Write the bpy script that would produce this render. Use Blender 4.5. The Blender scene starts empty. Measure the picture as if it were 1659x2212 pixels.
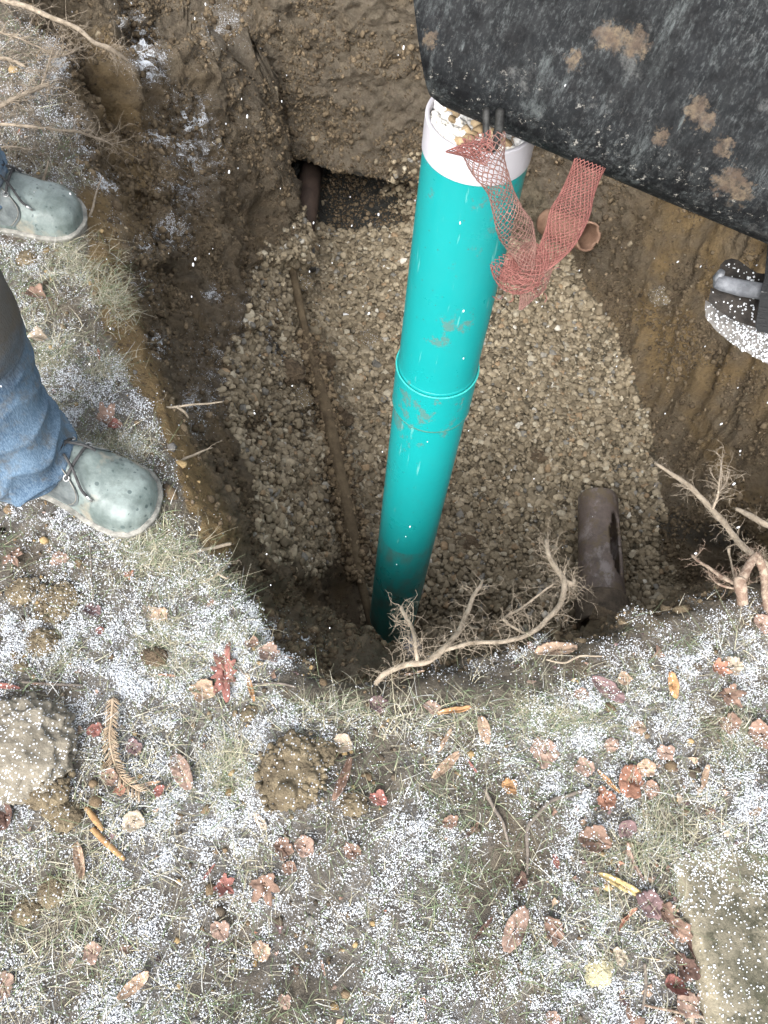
import bpy, bmesh, math, random, numpy as np
from mathutils import Vector, Matrix
from mathutils.bvhtree import BVHTree
random.seed(7); rng = np.random.default_rng(7)
S = bpy.context.scene; COL = S.collection

# ---------------------------------------------------------------- camera, sky, sun, exposure
FP = 1736.0; CH = 1.5                                  # focal length in pixels of a 1659x2212 picture, eye height
_g = np.array([-132., 921., 1736.]); _g /= np.linalg.norm(_g)
_pitch = math.asin(_g[2])
F_ = np.array([0, math.cos(_pitch), -math.sin(_pitch)])
_d0 = np.cross(F_, np.array([1., 0, 0])); _b = -_d0[2]; _phi = math.asin(_g[0] / _b)
R_ = math.cos(_phi) * np.array([1., 0, 0]) + math.sin(_phi) * _d0
D_ = math.cos(_phi) * _d0 - math.sin(_phi) * np.array([1., 0, 0])
CP = np.array([0, 0, CH])
cam_d = bpy.data.cameras.new('camera'); cam = bpy.data.objects.new('camera', cam_d); COL.objects.link(cam)
cam.matrix_world = Matrix(((R_[0], -D_[0], -F_[0], 0), (R_[1], -D_[1], -F_[1], 0), (R_[2], -D_[2], -F_[2], CH), (0, 0, 0, 1)))
cam_d.sensor_fit = 'VERTICAL'; cam_d.sensor_height = 24; cam_d.lens = 24 * FP / 2212
cam_d.clip_start = .02; cam_d.clip_end = 500
S.camera = cam
W = bpy.data.worlds.new('World'); S.world = W; W.use_nodes = True
nt = W.node_tree; bg = nt.nodes['Background']; sky = nt.nodes.new('ShaderNodeTexSky')
SUN_E, SUN_R = math.radians(44), math.radians(-165)
sky.sky_type = 'NISHITA'; sky.sun_disc = False; sky.sun_elevation = SUN_E; sky.sun_rotation = SUN_R
sky.dust_density = 5; sky.air_density = 1
hs = nt.nodes.new('ShaderNodeHueSaturation'); hs.inputs['Saturation'].default_value = .22
nt.links.new(sky.outputs[0], hs.inputs['Color']); nt.links.new(hs.outputs[0], bg.inputs[0]); bg.inputs[1].default_value = .15
sl = bpy.data.lights.new('sun', 'SUN'); so = bpy.data.objects.new('sun', sl); COL.objects.link(so)
sl.energy = .8; sl.angle = math.radians(26); sl.color = (1, .98, .95)
_sd = Vector((math.sin(SUN_R) * math.cos(SUN_E), math.cos(SUN_R) * math.cos(SUN_E), math.sin(SUN_E)))
so.rotation_euler = _sd.to_track_quat('Z', 'Y').to_euler()
S.view_settings.view_transform = 'Standard'; S.view_settings.look = 'None'; S.view_settings.gamma = 1
S.view_settings.exposure = 1.65

def ray(u, v): return F_ + (u - 829.5) / FP * R_ + (v - 1106) / FP * D_
def at(u, v, z):
    w = ray(u, v); return CP + w * ((z - CH) / w[2])
def atk(u, v, k): return CP + k * ray(u, v)
def proj(P):
    Q = np.asarray(P, float) - CP; k = Q @ F_
    return 829.5 + FP * (Q @ R_) / k, 1106 + FP * (Q @ D_) / k, k

# ---------------------------------------------------------------- noise
_perm = rng.permutation(4096); _val = rng.random(4096)
def vnoise(P, seed=0):
    P = np.asarray(P, float); i = np.floor(P).astype(np.int64); f = P - i; f = f * f * (3 - 2 * f)
    def h(dx, dy, dz):
        a = _perm[(i[..., 0] + dx + seed * 17) & 4095]; b = _perm[(a + i[..., 1] + dy) & 4095]
        return _val[(_perm[(b + i[..., 2] + dz) & 4095])]
    x, y, z = f[..., 0], f[..., 1], f[..., 2]
    c0 = (h(0,0,0)*(1-x)+h(1,0,0)*x)*(1-y)+(h(0,1,0)*(1-x)+h(1,1,0)*x)*y
    c1 = (h(0,0,1)*(1-x)+h(1,0,1)*x)*(1-y)+(h(0,1,1)*(1-x)+h(1,1,1)*x)*y
    return (c0*(1-z)+c1*z) * 2 - 1
def fbm(P, sc, o=4, seed=0, g=.5):
    P = np.asarray(P, float); s = 0; a = 1; t = 0
    for k in range(o):
        s = s + a * vnoise(P * sc * 2.03 ** k + k * 7.3, seed + k); t += a; a *= g
    return s / t

# ---------------------------------------------------------------- object helpers
def tag(o, label=None, cat=None, group=None, kind=None):
    if label: o['label'] = label
    if cat: o['category'] = cat
    if group: o['group'] = group
    if kind: o['kind'] = kind
    return o
def link(name, me, parent=None, mat=None):
    o = bpy.data.objects.new(name, me); COL.objects.link(o)
    if mat: me.materials.append(mat)
    if parent: o.parent = parent
    return o
def np_mesh(name, V, Fc, col=None, smooth=True, attrs=None):
    V = np.asarray(V, np.float32); Fc = np.asarray(Fc, np.int32); n = Fc.shape[1]
    me = bpy.data.meshes.new(name); me.vertices.add(len(V)); me.vertices.foreach_set('co', V.ravel())
    me.loops.add(Fc.size); me.loops.foreach_set('vertex_index', Fc.ravel())
    me.polygons.add(len(Fc)); me.polygons.foreach_set('loop_start', np.arange(0, Fc.size, n, dtype=np.int32))
    me.polygons.foreach_set('loop_total', np.full(len(Fc), n, np.int32))
    me.polygons.foreach_set('use_smooth', np.full(len(Fc), smooth, bool))
    me.update(calc_edges=True)
    if col is not None:
        a = me.color_attributes.new('Col', 'FLOAT_COLOR', 'POINT')
        c = np.ones((len(V), 4), np.float32); c[:, :3] = col; a.data.foreach_set('color', c.ravel())
    for k, val in (attrs or {}).items():
        a = me.attributes.new(k, 'FLOAT', 'POINT'); a.data.foreach_set('value', np.asarray(val, np.float32))
    me.validate(); return me
def py_mesh(name, V, Fc, smooth=True):
    me = bpy.data.meshes.new(name); me.from_pydata([tuple(map(float, v)) for v in V], [], [tuple(map(int, f)) for f in Fc])
    me.update()
    if smooth:
        for p in me.polygons: p.use_smooth = True
    return me
def fixn(me):
    bm = bmesh.new(); bm.from_mesh(me); bmesh.ops.recalc_face_normals(bm, faces=bm.faces); bm.to_mesh(me); bm.free(); return me
class MB:
    def __init__(s): s.v = []; s.f = []
    def add(s, V, Fc):
        n = len(s.v); s.v += [tuple(map(float, p)) for p in V]; s.f += [tuple(int(i) + n for i in f) for f in Fc]
    def tube(s, pts, rad, n=8, cap=True, jit=0):
        P = [np.asarray(p, float) for p in pts]; m = len(P)
        rad = list(rad) if hasattr(rad, '__len__') else [rad] * m
        V = []; up = np.array([.3, .2, .93])
        for i in range(m):
            t = P[min(i + 1, m - 1)] - P[max(i - 1, 0)]; t /= np.linalg.norm(t) + 1e-9
            a = np.cross(t, up); a /= np.linalg.norm(a) + 1e-9; b = np.cross(t, a); up = np.cross(a, t) if False else up
            for k in range(n):
                th = 2 * math.pi * k / n; r = rad[i] * (1 + (random.uniform(-jit, jit) if jit else 0))
                V.append(P[i] + r * (math.cos(th) * a + math.sin(th) * b))
        Fc = [(i*n+k, i*n+(k+1) % n, (i+1)*n+(k+1) % n, (i+1)*n+k) for i in range(m-1) for k in range(n)]
        if cap: Fc += [tuple(range(n))[::-1], tuple((m-1)*n+k for k in range(n))]
        s.add(V, Fc)
    def build(s, name, mat, parent=None, smooth=True):
        me = fixn(py_mesh(name, s.v, s.f, smooth)); return link(name, me, parent, mat)
def smooth_path(pts, n=5):
    P = np.array(pts, float); out = []
    for i in range(len(P) - 1):
        p0 = P[max(i-1, 0)]; p1 = P[i]; p2 = P[i+1]; p3 = P[min(i+2, len(P)-1)]
        for k in range(n):
            t = k / n; out.append(.5 * ((2*p1) + (-p0+p2)*t + (2*p0-5*p1+4*p2-p3)*t*t + (-p0+3*p1-3*p2+p3)*t**3))
    out.append(P[-1]); return np.array(out)

# ---------------------------------------------------------------- materials
class NT:
    def __init__(s, name):
        s.m = bpy.data.materials.new(name); s.m.use_nodes = True; s.t = s.m.node_tree; s.n = s.t.nodes
        s.b = s.n['Principled BSDF']; s.tc = s.n.new('ShaderNodeTexCoord').outputs['Object']
    def L(s, a, b): s.t.links.new(a, b)
    def noise(s, sc, det=6, rough=.6, vec=None, dist=0):
        n = s.n.new('ShaderNodeTexNoise'); n.inputs['Scale'].default_value = sc; n.inputs['Detail'].default_value = det
        n.inputs['Roughness'].default_value = rough; n.inputs['Distortion'].default_value = dist
        s.L(vec or s.tc, n.inputs['Vector']); return n.outputs['Fac']
    def vor(s, sc, out='Distance', vec=None):
        n = s.n.new('ShaderNodeTexVoronoi'); n.inputs['Scale'].default_value = sc; s.L(vec or s.tc, n.inputs['Vector']); return n.outputs[out]
    def ramp(s, fac, stops):
        r = s.n.new('ShaderNodeValToRGB'); s.L(fac, r.inputs[0]); e = r.color_ramp.elements
        while len(e) < len(stops): e.new(.5)
        for el, (p, c) in zip(e, stops):
            el.position = p; el.color = (c, c, c, 1) if not hasattr(c, '__len__') else (*c, 1)
        return r.outputs[0]
    def mix(s, f, a, b, mode='MIX'):
        m = s.n.new('ShaderNodeMix'); m.data_type = 'RGBA'; m.blend_type = mode
        for i, x in ((0, f), (6, a), (7, b)):
            if hasattr(x, 'links'): s.L(x, m.inputs[i])
            elif i == 0: m.inputs[0].default_value = x
            else: m.inputs[i].default_value = (*x, 1)
        return m.outputs[2]
    def math(s, op, a, b=0, c=0):
        m = s.n.new('ShaderNodeMath'); m.operation = op
        for i, x in enumerate((a, b, c)):
            if hasattr(x, 'links'): s.L(x, m.inputs[i])
            else: m.inputs[i].default_value = x
        return m.outputs[0]
    def attr(s, name, out='Fac'):
        a = s.n.new('ShaderNodeAttribute'); a.attribute_name = name; return a.outputs[out]
    def mapv(s, scale, loc=(0,0,0), rot=(0,0,0)):
        m = s.n.new('ShaderNodeMapping'); m.inputs['Scale'].default_value = scale; m.inputs['Location'].default_value = loc
        m.inputs['Rotation'].default_value = rot; s.L(s.tc, m.inputs['Vector']); return m.outputs[0]
    def spot(s, c, r, soft=.5, warp=.4):          # irregular blotch at a place on the object
        vd = s.n.new('ShaderNodeVectorMath'); vd.operation = 'DISTANCE'; s.L(s.tc, vd.inputs[0]); vd.inputs[1].default_value = c
        d = s.math('ADD', vd.outputs['Value'], s.math('MULTIPLY', s.math('SUBTRACT', s.noise(1.6 / r, 5, .65), .5), r * 2 * warp * 2))
        return s.ramp(s.math('DIVIDE', d, r), [(1 - soft * .5, 1), (1.0, 0)])
    def bump(s, h, dist=.01, st=1, prev=None):
        b = s.n.new('ShaderNodeBump'); b.inputs['Distance'].default_value = dist; b.inputs['Strength'].default_value = st
        s.L(h, b.inputs['Height'])
        if prev: s.L(prev, b.inputs['Normal'])
        return b.outputs[0]
    def out(s, col=None, rough=None, nrm=None, spec=None, metal=None):
        for key, x in (('Base Color', col), ('Roughness', rough), ('Normal', nrm), ('Specular IOR Level', spec), ('Metallic', metal)):
            if x is None: continue
            if hasattr(x, 'links'): s.L(x, s.b.inputs[key])
            else: s.b.inputs[key].default_value = (*x, 1) if hasattr(x, '__len__') else x
        return s.m

def mat_soil():
    t = NT('soil')
    base = t.mix(t.ramp(t.noise(5, 8, .65), [(.35, 0), (.65, 1)]), (.135, .107, .074), (.23, .185, .125))
    base = t.mix(t.ramp(t.noise(23, 6, .7), [(.42, 0), (.62, 1)]), base, (.21, .16, .105))
    dk = t.ramp(t.noise(38, 5, .75), [(.30, 1), (.5, 0)])
    base = t.mix(t.math('MULTIPLY', dk, .65), base, (.05, .038, .028))
    och = t.mix(t.ramp(t.noise(14, 7, .7), [(.3, 0), (.7, 1)]), (.17, .115, .055), (.33, .235, .12))
    och = t.mix(t.math('MULTIPLY', t.ramp(t.noise(60, 4, .7), [(.34, 1), (.46, 0)]), .8), och, (.09, .065, .045))
    col = t.mix(t.attr('ochre'), base, och)
    top = t.mix(t.ramp(t.noise(30, 8, .75), [(.4, 0), (.62, 1)]), (.105, .09, .072), (.25, .215, .165))
    col = t.mix(t.attr('topsoil_and_shade'), col, top)
    gr = t.mix(t.ramp(t.noise(25, 8, .75), [(.4, 0), (.6, 1)]), (.10, .085, .06), (.24, .2, .14))
    col = t.mix(t.attr('gravelly'), col, gr)
    col = t.mix(t.attr('clay'), col, (.055, .055, .05))  # clay tone, also the painted darkness of the far cavity
    # grains of snow caught in the crumbs
    v = t.n.new('ShaderNodeTexVoronoi'); v.inputs['Scale'].default_value = 330; t.L(t.tc, v.inputs['Vector'])
    sp = t.n.new('ShaderNodeSeparateColor'); t.L(v.outputs['Color'], sp.inputs[0])
    dens = t.math('MULTIPLY', t.attr('snow'), t.ramp(t.noise(26, 5, .7), [(.3, .15), (.62, 1)]))
    on = t.math('LESS_THAN', sp.outputs[0], dens)
    rd = t.math('LESS_THAN', v.outputs['Distance'], t.math('MULTIPLY_ADD', sp.outputs[1], .22, .22))
    m1 = t.math('MULTIPLY', on, rd)
    full = t.ramp(t.math('SUBTRACT', t.attr('snow'), t.math('MULTIPLY', t.noise(45, 5, .7), .75)), [(.42, 0), (.55, 1)])
    frost = t.math('MULTIPLY', t.math('MULTIPLY', t.attr('snow'), t.ramp(t.noise(70, 8, .75), [(.32, 0), (.6, 1)])), .75)
    col = t.mix(frost, col, (.42, .43, .45))
    sn = t.math('MAXIMUM', m1, t.math('MULTIPLY', full, .85))
    col = t.mix(sn, col, (.72, .76, .82))
    h = t.math('ADD', t.noise(75, 10, .78), t.math('MULTIPLY', t.noise(28, 6, .7), .8))
    n = t.bump(h, .03, 1); n = t.bump(sn, .003, .6, n)
    return t.out(col, .95, n, .15)
def mat_attr(name, rough=.85, var=.35, sc=60, bump=.002, spec=.25, snow=0):
    t = NT(name); c = t.attr('Col', 'Color')
    f = t.ramp(t.noise(sc, 6, .7), [(.3, 1 - var), (.7, 1 + var)])
    col = t.mix(1, c, f, 'MULTIPLY')
    if snow:
        v = t.n.new('ShaderNodeTexVoronoi'); v.inputs['Scale'].default_value = 230; t.L(t.tc, v.inputs['Vector'])
        sp = t.n.new('ShaderNodeSeparateColor'); t.L(v.outputs['Color'], sp.inputs[0])
        m = t.math('MULTIPLY', t.math('LESS_THAN', sp.outputs[0], snow), t.math('LESS_THAN', v.outputs['Distance'], .33))
        col = t.mix(m, col, (.75, .78, .83))
    n = t.bump(t.noise(sc * 2.5, 6, .7), bump, 1)
    return t.out(col, rough, n, spec)
def mat_plain(name, a, b, sc=40, rough=.7, bump=.002, lo=.35, hi=.65, spec=.3, metal=0, snow=0, stretch=(1,1,1), soft=0):
    t = NT(name); vec = t.mapv(stretch)
    col = t.mix(t.ramp(t.noise(sc, 8, .7, vec), [(lo, 0), (hi, 1)]), a, b)
    if snow:
        v = t.n.new('ShaderNodeTexVoronoi'); v.inputs['Scale'].default_value = 230; t.L(t.tc, v.inputs['Vector'])
        sp = t.n.new('ShaderNodeSeparateColor'); t.L(v.outputs['Color'], sp.inputs[0])
        m = t.math('MULTIPLY', t.math('LESS_THAN', sp.outputs[0], t.math('MULTIPLY', t.ramp(t.noise(22, 4), [(.3, .2), (.6, 1)]), snow)), t.math('LESS_THAN', v.outputs['Distance'], .36))
        col = t.mix(m, col, (.75, .78, .83))
    n = t.bump(t.noise(sc * 2, 8, .7, vec), bump, 1)
    return t.out(col, rough, n, spec, metal)
M = {}
M['soil'] = mat_soil()
M['pebble'] = mat_attr('pebble_stone', .8, .22, 90, .0015)
M['crumb'] = mat_attr('soil_crumb', .97, .35, 120, .004, .1)
M['grass'] = mat_attr('grass_blade', .8, .2, 50, .0005, .2)
M['leaf'] = mat_attr('dry_leaf', .85, .4, 70, .002, .2, snow=.22)
M['clod'] = mat_plain('clod_earth', (.11, .085, .055), (.29, .235, .15), 30, .97, .02, snow=.3)
M['clod_pale'] = mat_plain('pale_earth', (.13, .115, .09), (.235, .21, .165), 14, .95, .010, snow=.5)
M['clod_wet'] = mat_plain('clod_dark_earth', (.06, .045, .03), (.15, .11, .07), 35, .97, .01)
M['root'] = mat_plain('root_bark', (.18, .145, .105), (.37, .31, .24), 60, .9, .002, stretch=(1, 1, 1))
M['root_dark'] = mat_plain('twig_bark', (.07, .06, .055), (.2, .17, .14), 60, .9, .002)
M['root_red'] = mat_plain('raw_root_wood', (.17, .115, .085), (.32, .255, .195), 70, .85, .002, .45, .6)
def mat_snow():
    t = NT('snow_grain'); t.b.inputs['Subsurface Weight'].default_value = .0
    return t.out((.66, .685, .72), .6, None, .3)
M['snow'] = mat_snow()

# ---------------------------------------------------------------- the ground with its excavation (one mesh)
PB = at(840, 1380, -1.35)
def A(*t): return [at(*q) for q in t]
rimL = [(-1.85, 3.3, 0), (-1.6, 2.85, 0)] + [tuple(at(u, v, 0)) for u, v in
        ((20, 30), (62, 110), (95, 290), (165, 430), (185, 560), (228, 700), (262, 800), (310, 880), (350, 985), (385, 1080), (430, 1165), (480, 1235), (520, 1330), (560, 1400), (640, 1470))]
rimN = [tuple(at(u, v, 0)) for u, v in ((720, 1492), (830, 1500), (930, 1490), (1040, 1478), (1150, 1462), (1250, 1430), (1350, 1385), (1450, 1345), (1560, 1305), (1659, 1275))]
rimR = [(1.15, .93, 0), (1.42, 1.2, 0), (1.62, 1.7, 0), (1.66, 2.3, 0), (1.6, 2.9, 0), (1.3, 3.35, 0), (.6, 3.5, 0), (-.3, 3.5, 0), (-1.2, 3.55, 0)]
rim = np.array(rimL + rimN + rimR); CEN = np.array([.2, 1.9])
def resample(P, step, closed=False):
    P = np.array(P, float)
    if closed: P = np.vstack([P, P[:1]])
    L = np.r_[0, np.cumsum(np.linalg.norm(np.diff(P, axis=0), axis=1))]; n = max(2, int(L[-1] / step))
    s = np.linspace(0, L[-1], n, endpoint=not closed); return np.stack([np.interp(s, L, P[:, k]) for k in range(3)], 1)
RIM = resample(rim, .07, True)
RIM[:, :2] += (np.stack([fbm(RIM * 9, 1, 3, 5), fbm(RIM * 9, 1, 3, 9)], 1)) * .014
cps = [tuple(p) for p in RIM]
tan = np.roll(RIM, -1, 0) - np.roll(RIM, 1, 0); nin = np.stack([tan[:, 1], -tan[:, 0]], 1); nin /= np.linalg.norm(nin, axis=1)[:, None]
cc = CEN - RIM[:, :2]; nin *= np.sign((nin * cc).sum(1))[:, None]
for p, q in zip(RIM, nin):
    for d in (.05, .14, .3): cps.append((p[0] - q[0] * d, p[1] - q[1] * d, .008))
    near = p[1] < .78 and -.35 < p[0] < .9
    left = p[0] < -.18 and p[1] < 2.4 and not near
    if left:
        for d_, z_ in ((.03, -.022), (.085, -.085), (.105, -.22), (.125, -.36)): cps.append((p[0] + q[0] * d_, p[1] + q[1] * d_, z_))
    elif near: cps.append((p[0] + q[0] * .04, p[1] + q[1] * .04, -.035))
    else: cps.append((p[0] + q[0] * .05, p[1] + q[1] * .05, -.2))
for x in np.linspace(-4, 4, 9):
    for y in np.linspace(-2, 6, 9):
        if not (-2.2 < x < 2 and .2 < y < 4): cps.append((x, y, 0))
for x in (-1.2, -.6, 0, .6, 1.2):
    for y in (-1, -.5, 0): cps.append((x, y, 0))
stn = [((60, 110), (500, 60, -.42)), ((95, 290), (560, 300, -.8)), ((165, 430), (608, 450, -1.05)), ((190, 580), (632, 560, -1.1)), ((228, 700), (650, 650, -1.14)), ((262, 800), (680, 780, -1.18)),
       ((310, 880), (705, 880, -1.2)), ((350, 985), (735, 1000, -1.22)), ((385, 1080), (755, 1090, -1.24)), ((430, 1165), (770, 1180, -1.27)), ((500, 1270), (785, 1270, -1.3))]
for (ru, rv), rd in stn:
    a = at(ru, rv, 0); b = at(*rd)
    for f_, zf in ((.25, .36), (.45, .58), (.68, .84), (.85, .95), (1, 1)):
        p = a + (b - a) * f_; cps.append((p[0], p[1], b[2] * zf))
    if rd[1] > 500: cps.append((b[0] + .05, b[1] + .02, -1.335))
flo = [(900, 1300, -1.35), (1000, 1200, -1.35), (1100, 1300, -1.36), (1200, 1330, -1.37), (1000, 900, -1.33), (1200, 900, -1.30), (1350, 1000, -1.3), (1400, 1200, -1.34), (1280, 700, -1.29), (1180, 620, -1.27),
       (900, 700, -1.3), (760, 620, -1.29), (870, 510, -1.22), (790, 530, -1.27), (690, 545, -1.31), (655, 600, -1.33), (760, 800, -1.33), (800, 1000, -1.35), (830, 1200, -1.36), (1420, 1290, -1.36), (1330, 1330, -1.37),
       (950, 560, -1.22), (1050, 560, -1.24), (950, 460, -1.1), (1060, 800, -1.28)]
cps += [tuple(at(*q)) for q in flo]
# right wall foot and flank, far wall
for u, v, z in ((1245, 560, -1.26), (1340, 740, -1.27), (1385, 860, -1.27), (1420, 1000, -1.28), (1432, 1180, -1.31), (1490, 1285, -1.33)):
    p = at(u, v, z); cps.append(tuple(p))
    cps.append((p[0] + .10, p[1] + .01, z + .22)); cps.append((p[0] + .24, p[1] + .02, z + .55)); cps.append((p[0] + .36, p[1] + .02, z + .95))
for x, y0 in ((-.75, 3.02), (-.5, 3.06), (-.25, 3.06), (0, 3.08), (.25, 3.1), (.5, 3.12)):
    cps += [(x, y0, -1.33 if x < -.1 else -1.22), (x, y0 + .09, -.9), (x, y0 + .17, -.55), (x, y0 + .25, -.25)]
cps += [(-.95, 3.05, -1.1), (-1.15, 3.1, -.7), (-1.3, 3.2, -.35)]
# lip that slopes into the pit under the camera, then drops
for u, v, z in ((700, 1330, -.62), (800, 1372, -.66), (650, 1420, -.2), (760, 1450, -.17), (858, 1396, -.48), (950, 1425, -.24), (1050, 1402, -.28), (1150, 1395, -.24), (1250, 1362, -.26),
                (1340, 1335, -.26), (1450, 1290, -.3), (1560, 1245, -.35), (600, 1330, -.5), (560, 1330, -.3), (620, 1290, -.85), (880, 1440, -.2)):
    p = at(u, v, z); cps.append(tuple(p))
    if u >= 800 and v < 1430 and not u == 880: cps.append((p[0] + .02, p[1] + .05, z - .5)); cps.append((p[0] + .03, p[1] + .12, -1.33))
cps.append((PB[0], PB[1], -1.37))
cps = np.array(cps)
# linear-kernel radial interpolation on a grid
GX = np.arange(-2.5, 2.51, .0175); GY = np.arange(-1.2, 4.4, .0175)
K = np.linalg.norm(cps[:, None, :2] - cps[None, :, :2], axis=2) + np.eye(len(cps)) * -.004
wts = np.linalg.solve(K + 1e-9, cps[:, 2])
gx, gy = np.meshgrid(GX, GY); Gz = np.zeros_like(gx)
for i in range(len(cps)): Gz += wts[i] * np.sqrt((gx - cps[i, 0]) ** 2 + (gy - cps[i, 1]) ** 2)
edge = np.minimum.reduce([gx + 2.5, 2.5 - gx, gy + 1.2, 4.4 - gy]); Gz *= np.clip(edge / .3, 0, 1)
Gz = np.clip(Gz, -1.45, .03)
def gauss(x, y, cx, cy, r): return np.exp(-((x - cx) ** 2 + (y - cy) ** 2) / (r * r))
lawnness = np.clip(1 + Gz / .05, 0, 1)
Gz += lawnness * fbm(np.stack([gx, gy, gx * 0], -1), 3.2, 4, 3) * .022
for u, v, r, h in ((60, 1640, .17, .05), (640, 1670, .07, .03), (1130, 1900, .08, -.02), (590, 2040, .10, -.03), (1300, 1980, .10, .012), (450, 1560, .1, -.012)):
    p = at(u, v, 0); Gz += h * gauss(gx, gy, p[0], p[1], r) * lawnness
def hz(x, y):
    x = np.asarray(x, float); y = np.asarray(y, float)
    fx = np.clip((x - GX[0]) / .0175, 0, len(GX) - 1.001); fy = np.clip((y - GY[0]) / .0175, 0, len(GY) - 1.001)
    i = fx.astype(int); j = fy.astype(int); a = fx - i; b = fy - j
    z = (Gz[j, i] * (1 - a) + Gz[j, i + 1] * a) * (1 - b) + (Gz[j + 1, i] * (1 - a) + Gz[j + 1, i + 1] * a) * b
    inside = (x > GX[0]) & (x < GX[-1]) & (y > GY[0]) & (y < GY[-1])
    return np.where(inside, z, 0)
NA, NR = 1000, 430
PCX, PCY = .2, 1.6
th = np.linspace(0, 2 * np.pi, NA, endpoint=False) ; rr = np.linspace(0, 3.0, 1500)
X = PCX + rr[None] * np.cos(th)[:, None]; Y = PCY + rr[None] * np.sin(th)[:, None]; Z = hz(X, Y)
dl = np.sqrt(np.diff(rr)[None] ** 2 + np.diff(Z, axis=1) ** 2); Ls = np.concatenate([np.zeros((NA, 1)), np.cumsum(dl, 1)], 1)
Rr = np.zeros((NA, NR))
for a in range(NA): Rr[a] = np.interp(np.linspace(0, Ls[a, -1], NR), Ls[a], rr)
Rs = Rr.copy()
for k in range(3): Rs = (np.roll(Rs, 1, 0) + Rs * 2 + np.roll(Rs, -1, 0)) / 4
X = PCX + Rs * np.cos(th)[:, None]; Y = PCY + Rs * np.sin(th)[:, None]; Z = hz(X, Y)
def grid_normals(P):
    da = np.roll(P, -1, 0) - np.roll(P, 1, 0); dr = np.gradient(P, axis=1)
    n = np.cross(dr, da); l = np.linalg.norm(n, axis=2, keepdims=True); n = n / np.maximum(l, 1e-9)
    n[n[..., 2] < -.2] *= -1; n[:, :2] = (0, 0, 1); return n
P = np.stack([X, Y, Z], -1); N = grid_normals(P)
steep = np.clip((1 - N[..., 2]) * 1.6, 0, 1); lawn = np.clip(1 + Z / .08, 0, 1)
# cavities pushed into the banks
def push(P, c, rad, vec, p=2.0):
    q = (P - np.array(c)) / np.array(rad); w = np.exp(-(np.abs(q) ** p).sum(-1)); return P + w[..., None] * np.array(vec)
P = push(P, (-.36, 3.07, -1.29), (.27, .32, .18), (0, 1.0, -.08), 3); P = push(P, (-.36, 3.1, -1.0), (.34, .25, .09), (0, -.07, -.03))
P = push(P, (-.60, 2.95, -1.2), (.10, .25, .13), (-.02, .25, 0), 3)
c = at(740, 1245, -1.05); P = push(P, c, (.07, .09, .12), (-.12, -.10, -.08))
c = at(725, 930, -1.25); P = push(P, c, (.05, .07, .07), (0, -.02, -.07))
c = at(560, 470, -.9); P = push(P, c, (.08, .10, .06), (-.07, .0, -.04))
c = at(1290, 1360, -1.35); P = push(P, c, (.12, .08, .12), (0, -.10, -.06))
# small relief along the normals
big = fbm(P, 6, 4, 11); med = fbm(P, 17, 4, 21, .6); fine = fbm(P, 55, 3, 31, .6)
stri = fbm(P * np.array([1, 1, .16]), 16, 3, 41)
def sm(x, a, b): t_ = np.clip((x - a) / (b - a), 0, 1); return t_ * t_ * (3 - 2 * t_)
def poly_mask(u, v, poly):
    poly = np.array(poly, float); ins = np.zeros(u.shape, bool); j = len(poly) - 1
    for i in range(len(poly)):
        xi, yi = poly[i]; xj, yj = poly[j]
        ins ^= ((yi > v) != (yj > v)) & (u < (xj - xi) * (v - yi) / (yj - yi + 1e-9) + xi); j = i
    return ins
def seg_mask(u, v, pts, w):
    d = np.full(u.shape, 1e9)
    for (x0, y0), (x1, y1) in zip(pts[:-1], pts[1:]):
        t_ = np.clip(((u - x0) * (x1 - x0) + (v - y0) * (y1 - y0)) / ((x1 - x0) ** 2 + (y1 - y0) ** 2), 0, 1)
        d = np.minimum(d, np.hypot(u - x0 - t_ * (x1 - x0), v - y0 - t_ * (y1 - y0)))
    return 1 - sm(d, w * .6, w * 1.3)
def sdist(u, v, pts):
    d = np.full(u.shape, 1e9); sg = np.ones(u.shape)
    for (x0, y0), (x1, y1) in zip(pts[:-1], pts[1:]):
        t_ = np.clip(((u - x0) * (x1 - x0) + (v - y0) * (y1 - y0)) / ((x1 - x0) ** 2 + (y1 - y0) ** 2), 0, 1)
        q = np.hypot(u - x0 - t_ * (x1 - x0), v - y0 - t_ * (y1 - y0)); c = (x1 - x0) * (v - y0) - (y1 - y0) * (u - x0)
        k = q < d; d = np.where(k, q, d); sg = np.where(k, np.sign(-c), sg)
    return d * sg
U0, V0, K0 = proj(P)
ridge = np.zeros(Z.shape); wob = fbm(P, 9, 2, 141) * 14
for pts, A_, w_ in (([(505, -60), (512, 60), (535, 170), (578, 330), (612, 450), (632, 560)], .11, 95), ([(215, -60), (240, 60), (268, 140), (288, 250), (308, 360), (335, 480), (360, 560)], .085, 80),
                    ([(182, 440), (240, 600), (296, 740), (348, 900), (402, 1060), (445, 1160)], .035, 48), ([(395, 300), (430, 420), (480, 560), (540, 700)], .05, 60)):
    sd0 = sdist(U0, V0, pts) + wob; vy = (V0 > pts[0][1]) & (V0 < pts[-1][1] + 20)
    ridge += A_ * np.where(sd0 > 0, np.exp(-(sd0 / 7) ** 2), np.exp(-(-sd0 / w_) ** 1.3)) * vy * (sd0 > -250) * (P[..., 0] < 0)
rwall = np.clip((P[..., 0] - .85) / .15, 0, 1) * (Z < -.04) * (P[..., 1] < 3.3)
acr = np.stack([(P[..., 1] - P[..., 2] * .9) * 11 + fbm(P, 5, 2, 143) * .8, P[..., 0] * 3, (P[..., 1] + P[..., 2]) * 1.1], -1); streak = vnoise(acr, 145) + .5 * vnoise(acr * 2.1, 146)
floorish = np.clip((-Z - 1.1) / .15, 0, 1) * (1 - steep)
amp = (1 - lawn) * (1 - floorish)
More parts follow.
